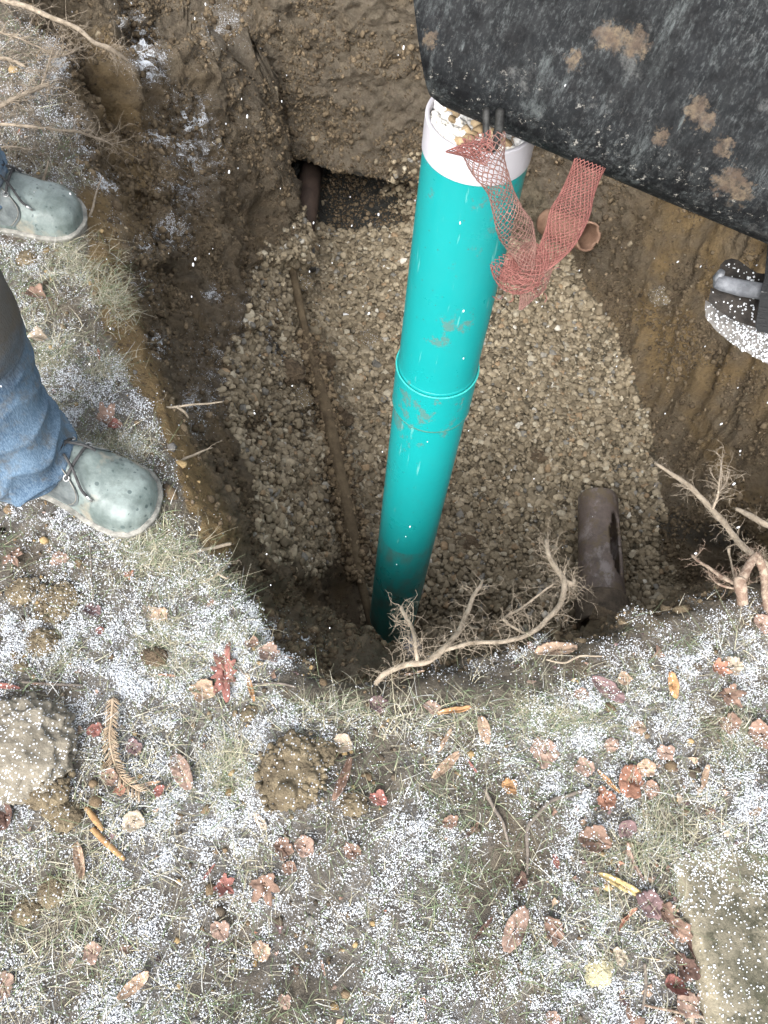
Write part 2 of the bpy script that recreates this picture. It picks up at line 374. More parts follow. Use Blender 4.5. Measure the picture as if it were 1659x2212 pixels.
lipf = seg_mask(U0, V0, [(200, 430), (228, 600), (272, 740), (322, 880), (380, 1000), (425, 1090)], 60) * (Z > -.13)
disp = amp * (1 - .75 * lipf) * (1 - .6 * rwall) * (big * .045 + med * .045 + fine * .024 + stri * .03 * steep) + amp * rwall * streak * .028 + (1 - lawn) * ridge + lawn * (med * .007 + fine * .004) + floorish * med * .012
fp = np.exp(-((P[..., 0] - PB[0]) ** 2 + (P[..., 1] - PB[1]) ** 2) / .03); disp *= 1 - fp * .8
P = P + N * disp[..., None]
N = grid_normals(P)
U, Vv, Kk = proj(P)
# soil zones, plus shade painted on the far wall and in the cavity
SNOW = [(285, 45, 18, 1), (303, 88, 22, .95), (316, 138, 26, 1.2), (112, 140, 34, .8), (395, 262, 45, .62), (345, 300, 26, .6), (410, 330, 45, .5), (372, 500, 26, .8), (462, 632, 13, .8), (333, 748, 20, .7),
        (215, 400, 26, .55), (225, 560, 28, .4), (235, 470, 20, .5), (160, 280, 25, .5), (300, 620, 30, .3), (430, 870, 28, .5), (420, 920, 20, .5), (590, 650, 45, .35), (560, 760, 60, .3), (490, 800, 60, .25), (440, 260, 20, .6),
        (790, 560, 18, .4), (815, 500, 15, .45), (390, 410, 40, .4), (480, 50, 40, .2), (655, 1385, 16, .8), (590, 1360, 22, .6), (690, 1395, 14, .7), (520, 1345, 25, .5), (310, 540, 25, .35), (180, 330, 25, .5)]
LIPL = [(196, 450), (232, 600), (276, 740), (326, 880), (384, 1000), (430, 1090), (470, 1160)]
def snow_density(P, N):
    u, v, k = proj(P); lw = sm(P[..., 2], -.09, -.02)
    n1 = fbm(P * np.array([1, 1, .3]), 7, 3, 51); n2 = fbm(P, 28, 3, 61)
    s = lw * np.clip(.55 + n1 * .7 + n2 * .3, .10, .95)
    right = sm(v, 1350, 1480) ; s *= 1 - .55 * sm(v, 430, 330) * (u < 400); s *= .35 + .65 * np.maximum(sm(v, 1120, 1400), sm(u, 400, 200) * .8)
    nearlip = seg_mask(u, v, [(640, 1480), (850, 1500), (1080, 1490), (1200, 1440), (1400, 1375), (1659, 1300)], 46); s *= 1 - nearlip * .85
    s = np.maximum(s, lw * seg_mask(u, v, [(1330, 1450), (1500, 1400), (1659, 1350)], 70) * .35)
    for (cu, cv, r, st) in SNOW:
        d = np.hypot(u - cu, v - cv) / r; s = np.maximum(s, st * np.exp(-d * d * .7) * 1.5 * np.clip(.7 + n2 * 1.4, 0, 1.3) * (Kk_ok(k)))
    lf = seg_mask(u, v, LIPL, 52) * (P[..., 1] < 1.75) * (P[..., 2] < .0)
    return s * sm(N[..., 2], .1, .45) * (1 - .92 * lf)
def Kk_ok(k): return 1.0
snowv = snow_density(P, N)
nz = fbm(P, 9, 4, 71)
och = seg_mask(U, Vv, [(130, -60), (190, 60), (250, 200), (285, 330), (310, 470)], 52) * (Z < -.05) * .75
och = np.maximum(och, seg_mask(U, Vv, [(200, 430), (228, 600), (272, 740), (322, 880), (380, 1000), (425, 1090), (470, 1170)], 50) * (P[..., 2] < -.004) * (Z > -.3) * 1.0)
rw = sm(P[..., 0] - (.75 + .0 * P[..., 1]), .05, .3) * (P[..., 2] < -.05) * sm(Vv, 1080, 700)
och = np.maximum(och, rw * np.clip(.75 + nz * 1.1, 0, 1))
och = np.maximum(och, sm(P[..., 0], .95, 1.1) * seg_mask(U, Vv, [(1500, 900), (1560, 1000), (1620, 1150), (1659, 1200)], 28) * .7)
och = np.maximum(och, (1 - lawn) * np.clip(nz * 1.2 - .2, 0, .5))
topsoil_and_shade = np.clip(lawn * 1.0 + sm(P[..., 2], -.3, -.05) * (P[..., 1] < .8) * .5, 0, 1) * np.clip(.8 - nz, 0, 1)
topsoil_and_shade = np.maximum(topsoil_and_shade, np.clip(-nz * 1.2, 0, .25)); lipm = seg_mask(U, Vv, LIPL, 50) * (P[..., 2] < 0) * (Z > -.3); topsoil_and_shade = np.maximum(topsoil_and_shade, .6 * (1 - lawn) * sm(P[..., 1], 2.55, 2.9) * sm(P[..., 0], 1.0, .7) * (P[..., 2] > -1.2)); topsoil_and_shade *= 1 - lipm; och = np.maximum(och, lipm * .95)  # far wall takes the dark topsoil tone to imitate its shade
GRAV_FLOOR = [(640, 575), (665, 480), (700, 425), (800, 430), (860, 445), (905, 430), (1160, 380), (1235, 560), (1340, 735), (1385, 860), (1425, 1000), (1432, 1180), (1485, 1300), (1400, 1420), (700, 1560), (790, 1390), (770, 1180), (740, 1000), (700, 870), (655, 650)]
GRAV_BENCH = [(540, 600), (640, 460), (700, 650), (745, 860), (785, 1000), (800, 1160), (700, 1230), (560, 1250), (480, 1130), (425, 1010), (450, 880), (500, 770), (555, 690)]
gf = poly_mask(U, Vv, GRAV_FLOOR) & (P[..., 2] < -1.02); gb = poly_mask(U, Vv, GRAV_BENCH) & (P[..., 2] < -.6)
grav = np.maximum(gf * 1.0, gb * .7)
clay = np.maximum(seg_mask(U, Vv, [(1440, 1130), (1500, 1150), (1600, 1160)], 30) * (P[..., 0] > .9) * .7, seg_mask(U, Vv, [(590, 760), (640, 800)], 22) * .8)
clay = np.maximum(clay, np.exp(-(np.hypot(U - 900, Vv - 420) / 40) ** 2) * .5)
clay = np.maximum(clay, 1.0 * sm(P[..., 1], 3.02, 3.10) * (P[..., 2] < -1.02) * (np.abs(P[..., 0] + .38) < .45))  # inside of the far cavity coloured dark to deepen its shade
# outer rings reach the horizon
ring = []
for R0 in (3.6, 5, 9, 20, 60, 200):
    ring.append(np.stack([PCX + R0 * np.cos(th), PCY + R0 * np.sin(th), 0 * th], -1))
PO = np.concatenate([P, np.stack(ring, 1)], 1); nr = PO.shape[1]
def padz(a, val): return np.concatenate([a * 1.0, np.full((NA, len(ring)), val)], 1).ravel()
idx = np.arange(NA * nr).reshape(NA, nr); i2 = np.roll(idx, -1, 0)
quads = np.stack([idx[:, :-1], idx[:, 1:], i2[:, 1:], i2[:, :-1]], -1).reshape(-1, 4)
gm = np_mesh('ground', PO.reshape(-1, 3), quads, attrs=dict(ochre=padz(och, 0), topsoil_and_shade=padz(topsoil_and_shade, .8), snow=padz(snowv * .75, .3), gravelly=padz(grav, 0), clay=padz(clay, 0)))
bmx = bmesh.new(); bmx.from_mesh(gm); bmesh.ops.remove_doubles(bmx, verts=[v for v in bmx.verts if (v.co.xy - Vector((PCX, PCY))).length < .004], dist=.01); bmx.to_mesh(gm); bmx.free()
ground = tag(link('ground', gm, None, M['soil']), kind='structure')
# sampling and picking on the ground
PV = P.reshape(-1, 3)
idp = np.arange(NA * NR).reshape(NA, NR); q2 = np.roll(idp, -1, 0)
Qd = np.stack([idp[:, :-1], idp[:, 1:], q2[:, 1:], q2[:, :-1]], -1).reshape(-1, 4)
BV = BVHTree.FromPolygons([tuple(p) for p in PV.tolist()], Qd.tolist())
def pick(u, v):
    w = ray(u, v); h, n, i, d = BV.ray_cast(Vector(CP), Vector(w).normalized())
    if h is None: return at(u, v, 0), np.array([0, 0, 1.])
    n = np.array(n); n = n if n @ w < 0 else -n
    return np.array(h), n
fa, fb = PV[Qd[:, 2]] - PV[Qd[:, 0]], PV[Qd[:, 3]] - PV[Qd[:, 1]]
Qn = np.cross(fa, fb); Qa = np.linalg.norm(Qn, axis=1) / 2; Qn /= np.maximum(2 * Qa, 1e-12)[:, None]; Qn[Qn[:, 2] < 0] *= -1
Qc = PV[Qd].mean(1); Qu, Qv, Qk = proj(Qc)
def scatter(n, weight):
    w = Qa * weight; tot = w.sum(); c = np.cumsum(w) / tot; i = np.searchsorted(c, rng.random(n)); i = np.minimum(i, len(Qd) - 1)
    a, b = rng.random(n)[:, None], rng.random(n)[:, None]; q = PV[Qd[i]]
    p = (q[:, 0] * (1 - a) + q[:, 1] * a) * (1 - b) + (q[:, 3] * (1 - a) + q[:, 2] * a) * b
    return p, Qn[i]
def frames(Nn, tilt=.0):
    """random rotation about (a tilted copy of) each normal"""
    n = Nn + rng.normal(0, tilt, Nn.shape) if tilt else Nn.copy(); n /= np.linalg.norm(n, axis=1)[:, None]
    r = rng.normal(0, 1, n.shape); a = np.cross(n, r); a /= np.linalg.norm(a, axis=1)[:, None]; b = np.cross(n, a)
    return np.stack([a, b, n], 2)
def ico(sub):
    bm = bmesh.new(); bmesh.ops.create_icosphere(bm, subdivisions=sub, radius=1); V = np.array([v.co[:] for v in bm.verts]); Fc = np.array([[v.index for v in f.verts] for f in bm.faces]); bm.free(); return V, Fc
def assemble(name, protos, pos, Rm, sc, col, mat, which=None):
    Vs, Fs, Cs = [], [], []; off = 0; which = rng.integers(0, len(protos), len(pos)) if which is None else which
    for k, (pv, pf) in enumerate(protos):
        i = np.nonzero(which == k)[0]
        if not len(i): continue
        v = np.einsum('nij,vj->nvi', Rm[i] * sc[i][:, None, :], pv) + pos[i][:, None]
        Vs.append(v.reshape(-1, 3)); f = pf[None] + (np.arange(len(i)) * len(pv))[:, None, None] + off
        Fs.append(f.reshape(-1, pf.shape[1])); Cs.append(np.repeat(col[i], len(pv), 0)); off += len(i) * len(pv)
    return link(name, np_mesh(name, np.vstack(Vs), np.vstack(Fs), np.vstack(Cs)), None, mat)
def pal(n, cols, w, var=.15):
    cols = np.array(cols); i = rng.choice(len(cols), n, p=np.array(w) / sum(w)); return np.clip(cols[i] * (1 + rng.normal(0, var, (n, 1))), .005, .9)
# pebbles
iv, iF = ico(2)
def lump(v, a, seed): return v * (1 + a * fbm(v + seed * 3.7, 1.1, 3, seed))[:, None]
pro = []
for k in range(14):
    v = lump(iv, .62, 80 + k); v = np.sign(v) * np.abs(v) ** random.uniform(.72, .95); v = np.clip(v, -random.uniform(.75, 1.1), random.uniform(.7, 1.1)); pro.append((v, iF))
jx, jy = fbm(Qc, 11, 3, 151) * 26, fbm(Qc, 11, 3, 155) * 26
inF = (poly_mask(Qu + jx, Qv + jy, GRAV_FLOOR) & (Qc[:, 2] < -1.08) & (Qc[:, 1] < 3.06)) ; inB = poly_mask(Qu + jx * 1.6 + vnoise(Qc * 38, 3) * 26, Qv + jy * 1.6 + vnoise(Qc * 38, 7) * 26, GRAV_BENCH) & (Qc[:, 2] < -.55)
soily = fbm(Qc, 5.5, 3, 91)
wB = inB * np.clip(1.0 + soily * 2.0, 0.05, 1)
wall_peb = (np.hypot(Qu - 900, Qv - 400) < 75) * .12
wF = inF * np.clip(1.25 + soily * 1.2, .3, 1)
def thin(p, n, cell):
    key = np.floor(p / cell).astype(int); _, i = np.unique(key, axis=0, return_index=True); i = rng.permutation(i); return p[i], n[i]
def pebbles(name, weight, n, cell, lab):
    p, nn = scatter(n, weight); p, nn = thin(p, nn, cell); m = len(p)
    R = frames(nn * .5 + np.array([0, 0, .6]), .38)
    s = rng.lognormal(math.log(.0094), .36, m).clip(0, .019)[:, None] * np.stack([rng.uniform(.9, 1.3, m), rng.uniform(.75, 1, m), rng.uniform(.5, .85, m)], 1)
    s *= np.where(rng.random(m) < .03, 1.3, 1)[:, None]
    p = p + nn * rng.uniform(-.002, .012, m)[:, None]
    c = pal(m, [(.225, .185, .125), (.155, .125, .083), (.28, .235, .165), (.34, .30, .225), (.25, .18, .11), (.17, .16, .14), (.44, .41, .35)], [36, 30, 20, 5, 3, 3, 1], .16)
    o = assemble(name, pro, p, R, s, c, M['pebble']); return tag(o, lab, 'gravel', kind='stuff')
wFall = np.maximum(wF, wall_peb)
pebbles('gravel', wFall, 46000, .0118, 'brown river gravel covering the bottom of the pit around the green pipe')
pebbles('gravel', wB, 19000, .0130, 'muddy gravel spilled over the bench left of the long muddy pole')
# soil crumbs over banks
v1, f1 = ico(1); cpro = [(lump(v1, 1.1, 120 + k) * [1, .8, .8], f1) for k in range(10)]
cw = (Qc[:, 2] < -.03) * (~inF) * np.clip(.35 + fbm(Qc, 7, 3, 95) * 1.3, .03, 1) * (Qk < 4.2)
p, nn = scatter(90000, cw * (1 - .8 * seg_mask(Qu, Qv, [(200, 430), (228, 600), (272, 740), (322, 880), (380, 1000)], 60))); m = len(p)
s = (rng.lognormal(math.log(.0041), .58, m)[:, None] * rng.uniform(.7, 1.2, (m, 3))).clip(0, .016)
tag(assemble('soil_crumbs', cpro, p + nn * .001, frames(nn, .6), s, pal(m, [(.13, .10, .065), (.09, .068, .045), (.17, .13, .085), (.24, .2, .14)], [5, 4, 2, .15], .15), M['crumb']), 'loose soil crumbs lying over the cut banks of the pit', 'soil', kind='stuff')
lw_ = (Qc[:, 2] > -.05) & (Qk < 3.2)
cw = lw_ * np.clip(.2 + fbm(Qc, 6, 3, 96) * 1.4 + np.exp(-(np.hypot(Qu - 60, Qv - 1300) / 150) ** 2), .02, 1)
p, nn = scatter(9000, cw); m = len(p)
s = (rng.lognormal(math.log(.0042), .5, m)[:, None] * rng.uniform(.6, 1.2, (m, 3))).clip(0, .018)
tag(assemble('soil_crumbs', cpro, p + nn * .001, frames(nn, .5), s, pal(m, [(.17, .125, .08), (.10, .08, .06), (.32, .23, .12), (.2, .19, .18)], [5, 4, 2, 1], .2), M['crumb']), 'loose soil crumbs and small stones scattered over the lawn', 'soil', kind='stuff')
# grass
def blades(name, p, nn, L, wd, cols, lab, lean=.9, dirn=None):
    m = len(p); ns = 4
    a = rng.uniform(0, 2 * np.pi, m); h = np.stack([np.cos(a), np.sin(a), np.zeros(m)], 1)
    if dirn is not None: h = h * .8 + dirn; h /= np.linalg.norm(h, axis=1)[:, None]
    upw = rng.uniform(.06, .6, m)[:, None]; bend = rng.uniform(.4, 1.3, m)[:, None] * lean
    side = np.cross(h, nn); side /= np.linalg.norm(side, axis=1)[:, None] + 1e-9
    side = side + nn * rng.normal(0, .4, (m, 1))
    rows = []
    curve = rng.normal(0, .35, (m, 1))
    for k in range(ns + 1):
        t_ = k / ns
        c_ = p + L[:, None] * (h * t_ * (.55 + .45 * t_) * (1.25 - upw) + nn * (upw * 1.1 * t_ - bend * upw * .8 * t_ * t_) + side * curve * t_ * t_) + nn * .002
        w_ = wd[:, None] * (1 - .75 * t_) / 2
        rows += [c_ - side * w_, c_ + side * w_]
    Vv_ = np.stack(rows, 1).reshape(-1, 3)
    f = np.array([[2*k, 2*k+1, 2*k+3, 2*k+2] for k in range(ns)]); Fq = (f[None] + (np.arange(m) * 2 * (ns + 1))[:, None, None]).reshape(-1, 4)
    o = link(name, np_mesh(name, Vv_, Fq, np.repeat(cols, 2 * (ns + 1), 0)), None, M['grass']); return tag(o, lab, 'grass', kind='stuff')
gn = fbm(Qc * np.array([1, 1, .2]), 4.6, 3, 101); gn2 = fbm(Qc, 15, 2, 105)
lawn_ok = (Qc[:, 2] > -.03) & (Qk < 3.0) & (seg_mask(Qu, Qv, LIPL, 44) < .3)
bare = np.exp(-(np.hypot(Qu - 60, Qv - 1300) / 170) ** 2) + np.exp(-(np.hypot(Qu - 60, Qv - 1640) / 150) ** 2) + np.exp(-(np.hypot(Qu - 640, Qv - 1670) / 80) ** 2)
bare += poly_mask(Qu, Qv, [(1000, 2120), (1420, 2100), (1500, 2300), (950, 2300)]) * .7 + poly_mask(Qu, Qv, [(600, 1400), (1150, 1380), (1150, 1480), (640, 1510)]) * 1.0
lipbare = seg_mask(Qu, Qv, [(600, 1440), (720, 1475), (850, 1480), (1080, 1465), (1250, 1420), (1450, 1345), (1659, 1290)], 40)
gw = (1 - .93 * lipbare) * lawn_ok * np.clip(.6 + gn * 1.0 + gn2 * .5 - bare, .22, 1) * (1 - .65 * sm(Qv, 430, 330))
def glen(m, a=.05): return rng.lognormal(math.log(a), .35, m)
STRAW = [(.33, .30, .215), (.40, .375, .30), (.26, .25, .18), (.17, .20, .12), (.12, .16, .09), (.42, .42, .40)]
p, nn = scatter(165000, gw); nn = nn * .4 + np.array([0, 0, .6]); nn /= np.linalg.norm(nn, axis=1)[:, None]
cg = fbm(p, 5, 2, 111); cA = pal(len(p), STRAW, [24, 14, 20, 16, 10, 12], .15); cB = pal(len(p), STRAW, [8, 3, 18, 32, 34, 5], .15)
blades('grass', p, nn, glen(len(p), .034), rng.uniform(.0008, .0017, len(p)), np.where((cg > -.02)[:, None], cB, cA), 'matted straw and green winter grass dusted with snow across the lawn')
TUFT = [(150, 560, 55, 45), (215, 810, 50, 45), (290, 985, 55, 45), (360, 1190, 60, 50), (270, 1210, 70, 50), (430, 1320, 75, 70), (380, 1400, 70, 70), (230, 640, 50, 60), (1180, 1480, 60, 40), (720, 1540, 90, 40), (170, 1930, 60, 40),
        (120, 1420, 60, 40), (1210, 1530, 150, 50), (480, 1640, 80, 60), (1300, 1900, 60, 60), (1440, 1790, 60, 70), (1600, 1560, 80, 60), (120, 800, 70, 60), (200, 1000, 60, 40)]
tw = np.zeros(len(Qd))
for u, v, a, b in TUFT: tw += np.exp(-(((Qu - u) / a) ** 2 + ((Qv - v) / b) ** 2) * 1.1) * np.clip(.5 + gn2 * 2.2, 0, 2)
tw *= (Qc[:, 2] > -.06) & (Qk < 3)
p, nn = scatter(7000, tw); nn = nn * .3 + np.array([0, 0, .7]); nn /= np.linalg.norm(nn, axis=1)[:, None]
toc = np.zeros_like(p); toc[:, :2] = CEN - p[:, :2]; toc /= np.linalg.norm(toc, axis=1)[:, None]
blades('grass_tufts', p, nn, glen(len(p), .036), rng.uniform(.0006, .0013, len(p)), pal(len(p), STRAW, [26, 22, 16, 16, 10, 3], .15), 'long pale grass tufts bending over the edge of the pit', 1.0, toc * .5)
# snow grains
octv = np.array([(1,0,0),(-1,0,0),(0,1,0),(0,-1,0),(0,0,1),(0,0,-1)], float); octf = np.array([(0,2,4),(2,1,4),(1,3,4),(3,0,4),(2,0,5),(1,2,5),(3,1,5),(0,3,5)])
sd = snow_density(Qc, Qn) * (Qk < 3.3) * ((Qu > -150) & (Qu < 1800) & (Qv < 2350) & (Qv > -100))
sd = np.clip(sd, 0, 1) ** 1.5 * np.clip(.55 + fbm(Qc, 42, 2, 161) * 2.2, .05, 2)
p, nn = scatter(300000, sd); m = len(p); grs = np.interp(fbm(p, 5, 2, 111), [-.2, .2], [.4, 1])
lift = rng.random(m) ** 2.2 * .016 * grs * (p[:, 2] > -.05)
r = rng.lognormal(math.log(.00082), .4, m).clip(0, .0021)
R = frames(nn, 2)
tag(assemble('snow_grains', [(octv, octf)], p + nn * (.0008 + lift)[:, None], R, r[:, None] * rng.uniform(.8, 1.25, (m, 3)), np.ones((m, 3)), M['snow']), 'fine white snow grains scattered over the lawn and banks', 'snow', kind='stuff')

# ---------------------------------------------------------------- pipes
def thing(name, loc, label, cat, group=None):
    o = bpy.data.objects.new(name, None); COL.objects.link(o); o.empty_display_size = .05
    o.matrix_world = Matrix.Translation(Vector([float(c) for c in loc])); o['_m'] = 1; del o['_m']
    return tag(o, label, cat, group)
def adopt(ch, par):                                    # parts are modelled in world space and parented without moving
    ch.parent = par; ch.matrix_parent_inverse = par.matrix_basis.inverted(); return ch
def part(mb, name, mat, par, label=None, smooth=True, own_origin=None):
    o = mb.build(name, mat, None, smooth) if isinstance(mb, MB) else link(name, mb, None, mat)
    root = par
    while root.parent: root = root.parent
    if par.type == 'EMPTY' or par.parent is None: adopt(o, par)
    else:
        o.parent = par; o.matrix_parent_inverse = (root.matrix_basis).inverted() @ root.matrix_basis
    if label: o['label'] = label
    return o
def shell(B, T, t0, t1, ro, ri, n=96, rows=2):
    """hollow cylinder wall between two points on the axis B->T"""
    ax = T - B; L = np.linalg.norm(ax); ax = ax / L; a = np.cross(ax, [0, 1, 0]); a /= np.linalg.norm(a); b = np.cross(ax, a)
    mb = MB(); V = []; prof = [(t0, ro - .0006), (t0 + .0008, ro), (t0 + .0016, ro)] + [(t0 + (t1 - t0) * k / rows, ro) for k in range(1, rows)] + [(t1 - .003, ro), (t1 - .0015, ro), (t1 - .0004, ro - .0004), (t1, ro - .0015), (t1, ri + .0015), (t1 - .0015, ri), (t1 - .003, ri), (t0 + .001, ri), (t0, ri + .0006)]
    for t_, r_ in prof:
        for k in range(n):
            th_ = 2 * math.pi * k / n; V.append(B + ax * t_ + r_ * (math.cos(th_) * a + math.sin(th_) * b))
    m = len(prof); Fc = [(i * n + k, i * n + (k + 1) % n, ((i + 1) % m) * n + (k + 1) % n, ((i + 1) % m) * n + k) for i in range(m) for k in range(n)]
    mb.add(V, Fc); return mb
def mat_pipe(name, base, dark):
    t = NT(name)
    vec = t.mapv((1, 1, .35))
    col = t.mix(t.math('MULTIPLY', t.ramp(t.noise(9, 6, .6, vec), [(.45, 0), (.75, 1)]), .35), base, dark)
    sm_ = t.ramp(t.math('MULTIPLY', t.noise(26, 7, .75, t.mapv((1, 1, .8))), t.noise(5, 2)), [(.335, 0), (.365, 1)])
    col = t.mix(t.math('MULTIPLY', sm_, .6), col, (.10, .13, .11))
    spk = t.math('LESS_THAN', t.vor(55), .07); col = t.mix(t.math('MULTIPLY', spk, .55), col, (.09, .08, .06))
    scr = t.ramp(t.noise(14, 5, .6, t.mapv((7, 7, .6))), [(.66, 0), (.7, 1)]); col = t.mix(t.math('MULTIPLY', scr, .3), col, (.25, .5, .45))
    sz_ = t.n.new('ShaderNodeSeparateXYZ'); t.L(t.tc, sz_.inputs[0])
    mk = t.math('MULTIPLY', t.math('LESS_THAN', sz_.outputs[2], -.5), t.ramp(t.noise(11, 8, .75, t.mapv((1.4, 1.4, .5))), [(.46, 0), (.62, 1)])); col = t.mix(t.math('MULTIPLY', mk, .5), col, (.10, .08, .055))  # mud film that also stands in for shade low on the pipe
    return t.out(col, t.ramp(t.noise(12, 5), [(.3, .24), (.7, .42)]), t.bump(t.noise(30, 4), .0006, .5), .5)
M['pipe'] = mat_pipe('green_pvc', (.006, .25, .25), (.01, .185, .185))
M['pvc_white'] = mat_plain('white_pvc', (.25, .225, .20), (.43, .42, .45), 26, .4, .0008, .24, .36, .5)
M['steel'] = mat_plain('steel_band', (.3, .3, .3), (.6, .6, .6), 60, .3, .001, metal=.9)
BP = at(840, 1375, -1.38); TP = at(1040, 262, .76); AX = TP - BP; PL = np.linalg.norm(AX); AXn = AX / PL
pipe = thing('sewer_pipe', BP, 'tall upright green plastic sewer pipe with a white band at its top', 'pipe')
zz = lambda z: (z - BP[2]) / AX[2] * PL
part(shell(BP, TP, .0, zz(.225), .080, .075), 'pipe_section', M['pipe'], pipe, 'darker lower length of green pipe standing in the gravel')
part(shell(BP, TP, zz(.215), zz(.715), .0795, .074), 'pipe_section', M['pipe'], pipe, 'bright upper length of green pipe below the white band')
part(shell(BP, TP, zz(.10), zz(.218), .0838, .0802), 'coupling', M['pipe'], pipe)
mb = MB()
def ring(mb, z, r, w, n=96):
    c_ = BP + AXn * zz(z); a = np.cross(AXn, [0, 1, 0]); a /= np.linalg.norm(a); b = np.cross(AXn, a)
    pts = [c_ + r * (math.cos(q) * a + math.sin(q) * b) for q in np.linspace(0, 2 * math.pi, n)]; mb.tube(pts, w, 6, False)
ring(mb, .217, .0832, .0022); part(mb, 'coupling_lip', mat_plain('pvc_lip', (.01, .30, .28), (.05, .34, .31), 50, .35, .0005), pipe)
mb = MB(); ring(mb, .0985, .0812, .0034); part(mb, 'coupling_seam', mat_plain('seam_grime', (.03, .1, .08), (.06, .2, .17), 50, .7, .0005), pipe)
part(shell(BP, TP, zz(.7145), zz(.768), .0812, .0745), 'white_band', M['pvc_white'], pipe)
mb = MB(); ring(mb, .655, .080, .0012); 
part(shell(BP, TP, .03, .055, .092, .084), 'clamp', M['steel'], pipe)
mb = MB(); c_ = at(872, 1392, -1.36); mb.tube([c_ + [-.05, .03, .01], c_ + [0, 0, 0], c_ + [.03, -.03, -.02]], [.05, .055, .055], 20); part(mb, 'white_fitting', M['pvc_white'], pipe, 'white plastic fitting at the foot of the pipe')
# snow and stones in the mouth
cz = TP + AXn * -.004; nn_ = 1500
rr_ = .073 * np.sqrt(rng.random(nn_)); tt = rng.random(nn_) * 2 * np.pi
pp = cz + np.stack([rr_ * np.cos(tt), rr_ * np.sin(tt), rng.normal(0, .003, nn_)], 1)
tag(assemble('snow_fill', [(lump(v1, .4, 300), f1)], pp, frames(np.tile([0, 0, 1.], (nn_, 1)), .5), np.full((nn_, 3), .0065) * rng.uniform(.5, 1.3, (nn_, 1)), np.ones((nn_, 3)), mat_plain('packed_snow', (.62, .58, .50), (.8, .82, .86), 40, .7, .003)), 'packed snow filling the mouth of the white banded pipe', 'snow', kind='stuff')
rp = [(rng.uniform(.2, .9) * .068, rng.uniform(0, 6.28)) for _ in range(42)]
pp = cz + np.array([[a * math.cos(b), a * math.sin(b), .007] for a, b in rp]); m = len(pp)
tag(assemble('gravel', pro, pp, frames(np.tile([0, 0, 1.], (m, 1)), .5), rng.uniform(.006, .011, (m, 1)) * np.array([[1.1, .9, .7]]), pal(m, [(.3, .22, .13), (.42, .32, .2), (.2, .16, .12)], [3, 2, 2]), M['pebble']), 'small tan stones lying on the snow in the mouth of the pipe', 'gravel', kind='stuff')

# old clay drain with a broken side, lying on the gravel
M['clay'] = mat_plain('old_clay', (.085, .058, .052), (.17, .12, .11), 14, .75, .004)
def mat_oldpipe():
    t = NT('old_clay_pipe')
    col = t.mix(t.ramp(t.noise(16, 7, .7), [(.35, 0), (.65, 1)]), (.085, .068, .058), (.16, .125, .108))
    lm = t.ramp(t.noise(9, 8, .72, t.mapv((1.6, .8, 1))), [(.52, 0), (.63, 1)])
    col = t.mix(t.math('MULTIPLY', lm, .75), col, (.28, .25, .24))
    col = t.mix(t.ramp(t.noise(17, 7, .75), [(.5, 0), (.6, 1)]), col, (.13, .10, .065))
    return t.out(col, .6, t.bump(t.noise(60, 7, .7), .003, 1), .4)
M['oldpipe'] = mat_oldpipe()
g0 = at(1300, 1300, -1.24); g1 = at(1292, 1090, -1.275)
ax = g1 - g0; OL = np.linalg.norm(ax); ax /= OL; sx = np.cross(ax, [0, 0, 1]); sx /= np.linalg.norm(sx); sz = np.cross(sx, ax)
def broken_tube(org, ax, sx, sz, L, prof, hole, n=72, m=70, thick=.013):
    outer = {}; V = []; Fc = []
    def rad(t_): return np.interp(t_, [q[0] for q in prof], [q[1] for q in prof])
    for lay in (0, 1):
        for i in range(m + 1):
            for k in range(n):
                th_ = 2 * math.pi * k / n; t_ = L * i / m; r_ = rad(t_) - lay * thick + .0012 * math.sin(k * 3.1 + i)
                V.append(org + ax * t_ + r_ * (math.cos(th_) * sx + math.sin(th_) * sz))
    def keep(i, k):
        th_ = 2 * math.pi * (k + .5) / n; t_ = L * (i + .5) / m; return not hole(t_, th_ if th_ < math.pi * 1.5 else th_ - 2 * math.pi)
    kp = np.array([[keep(i, k) for k in range(n)] for i in range(m)]); off = (m + 1) * n
    def id_(l, i, k): return l * off + i * n + k % n
    for i in range(m):
        for k in range(n):
            if not kp[i, k]: continue
            Fc.append((id_(0, i, k), id_(0, i, k+1), id_(0, i+1, k+1), id_(0, i+1, k))); Fc.append((id_(1, i, k), id_(1, i+1, k), id_(1, i+1, k+1), id_(1, i, k+1)))
            for di, dk, e in ((-1, 0, ((i, k), (i, k+1))), (1, 0, ((i+1, k+1), (i+1, k))), (0, -1, ((i+1, k), (i, k))), (0, 1, ((i, k+1), (i+1, k+1)))):
                ii, kk = i + di, (k + dk) % n
                if ii < 0 or ii >= m or not kp[ii, kk]:
                    (a0, b0), (a1, b1) = e; Fc.append((id_(0, a0, b0), id_(1, a0, b0), id_(1, a1, b1), id_(0, a1, b1)))
    mb = MB(); mb.add(V, Fc); return mb
oldp = thing('clay_pipe', g0, 'broken old brown clay drain pipe lying on the gravel at lower right', 'pipe')
def hole1(t_, th_):
    dt = (t_ - .25) / .135; dth = (th_ - .92) / .5; return dt * dt + abs(dth) ** 2.2 * (1.2 if t_ > .25 else 1.0) < 1 + .15 * math.sin(t_ * 70)
part(broken_tube(g0 - ax * .02, ax, sx, sz, OL + .05, [(0, .088), (.05, .088), (.09, .085), (OL, .078)], hole1), 'barrel', M['oldpipe'], oldp)
part(broken_tube(g0 - ax * .10, ax, sx, sz, .115, [(0, .094), (.03, .098), (.10, .100), (.115, .090)], lambda a, b: False, m=16), 'collar', mat_plain('muddy_clay', (.055, .045, .035), (.14, .11, .08), 22, .9, .008), oldp)
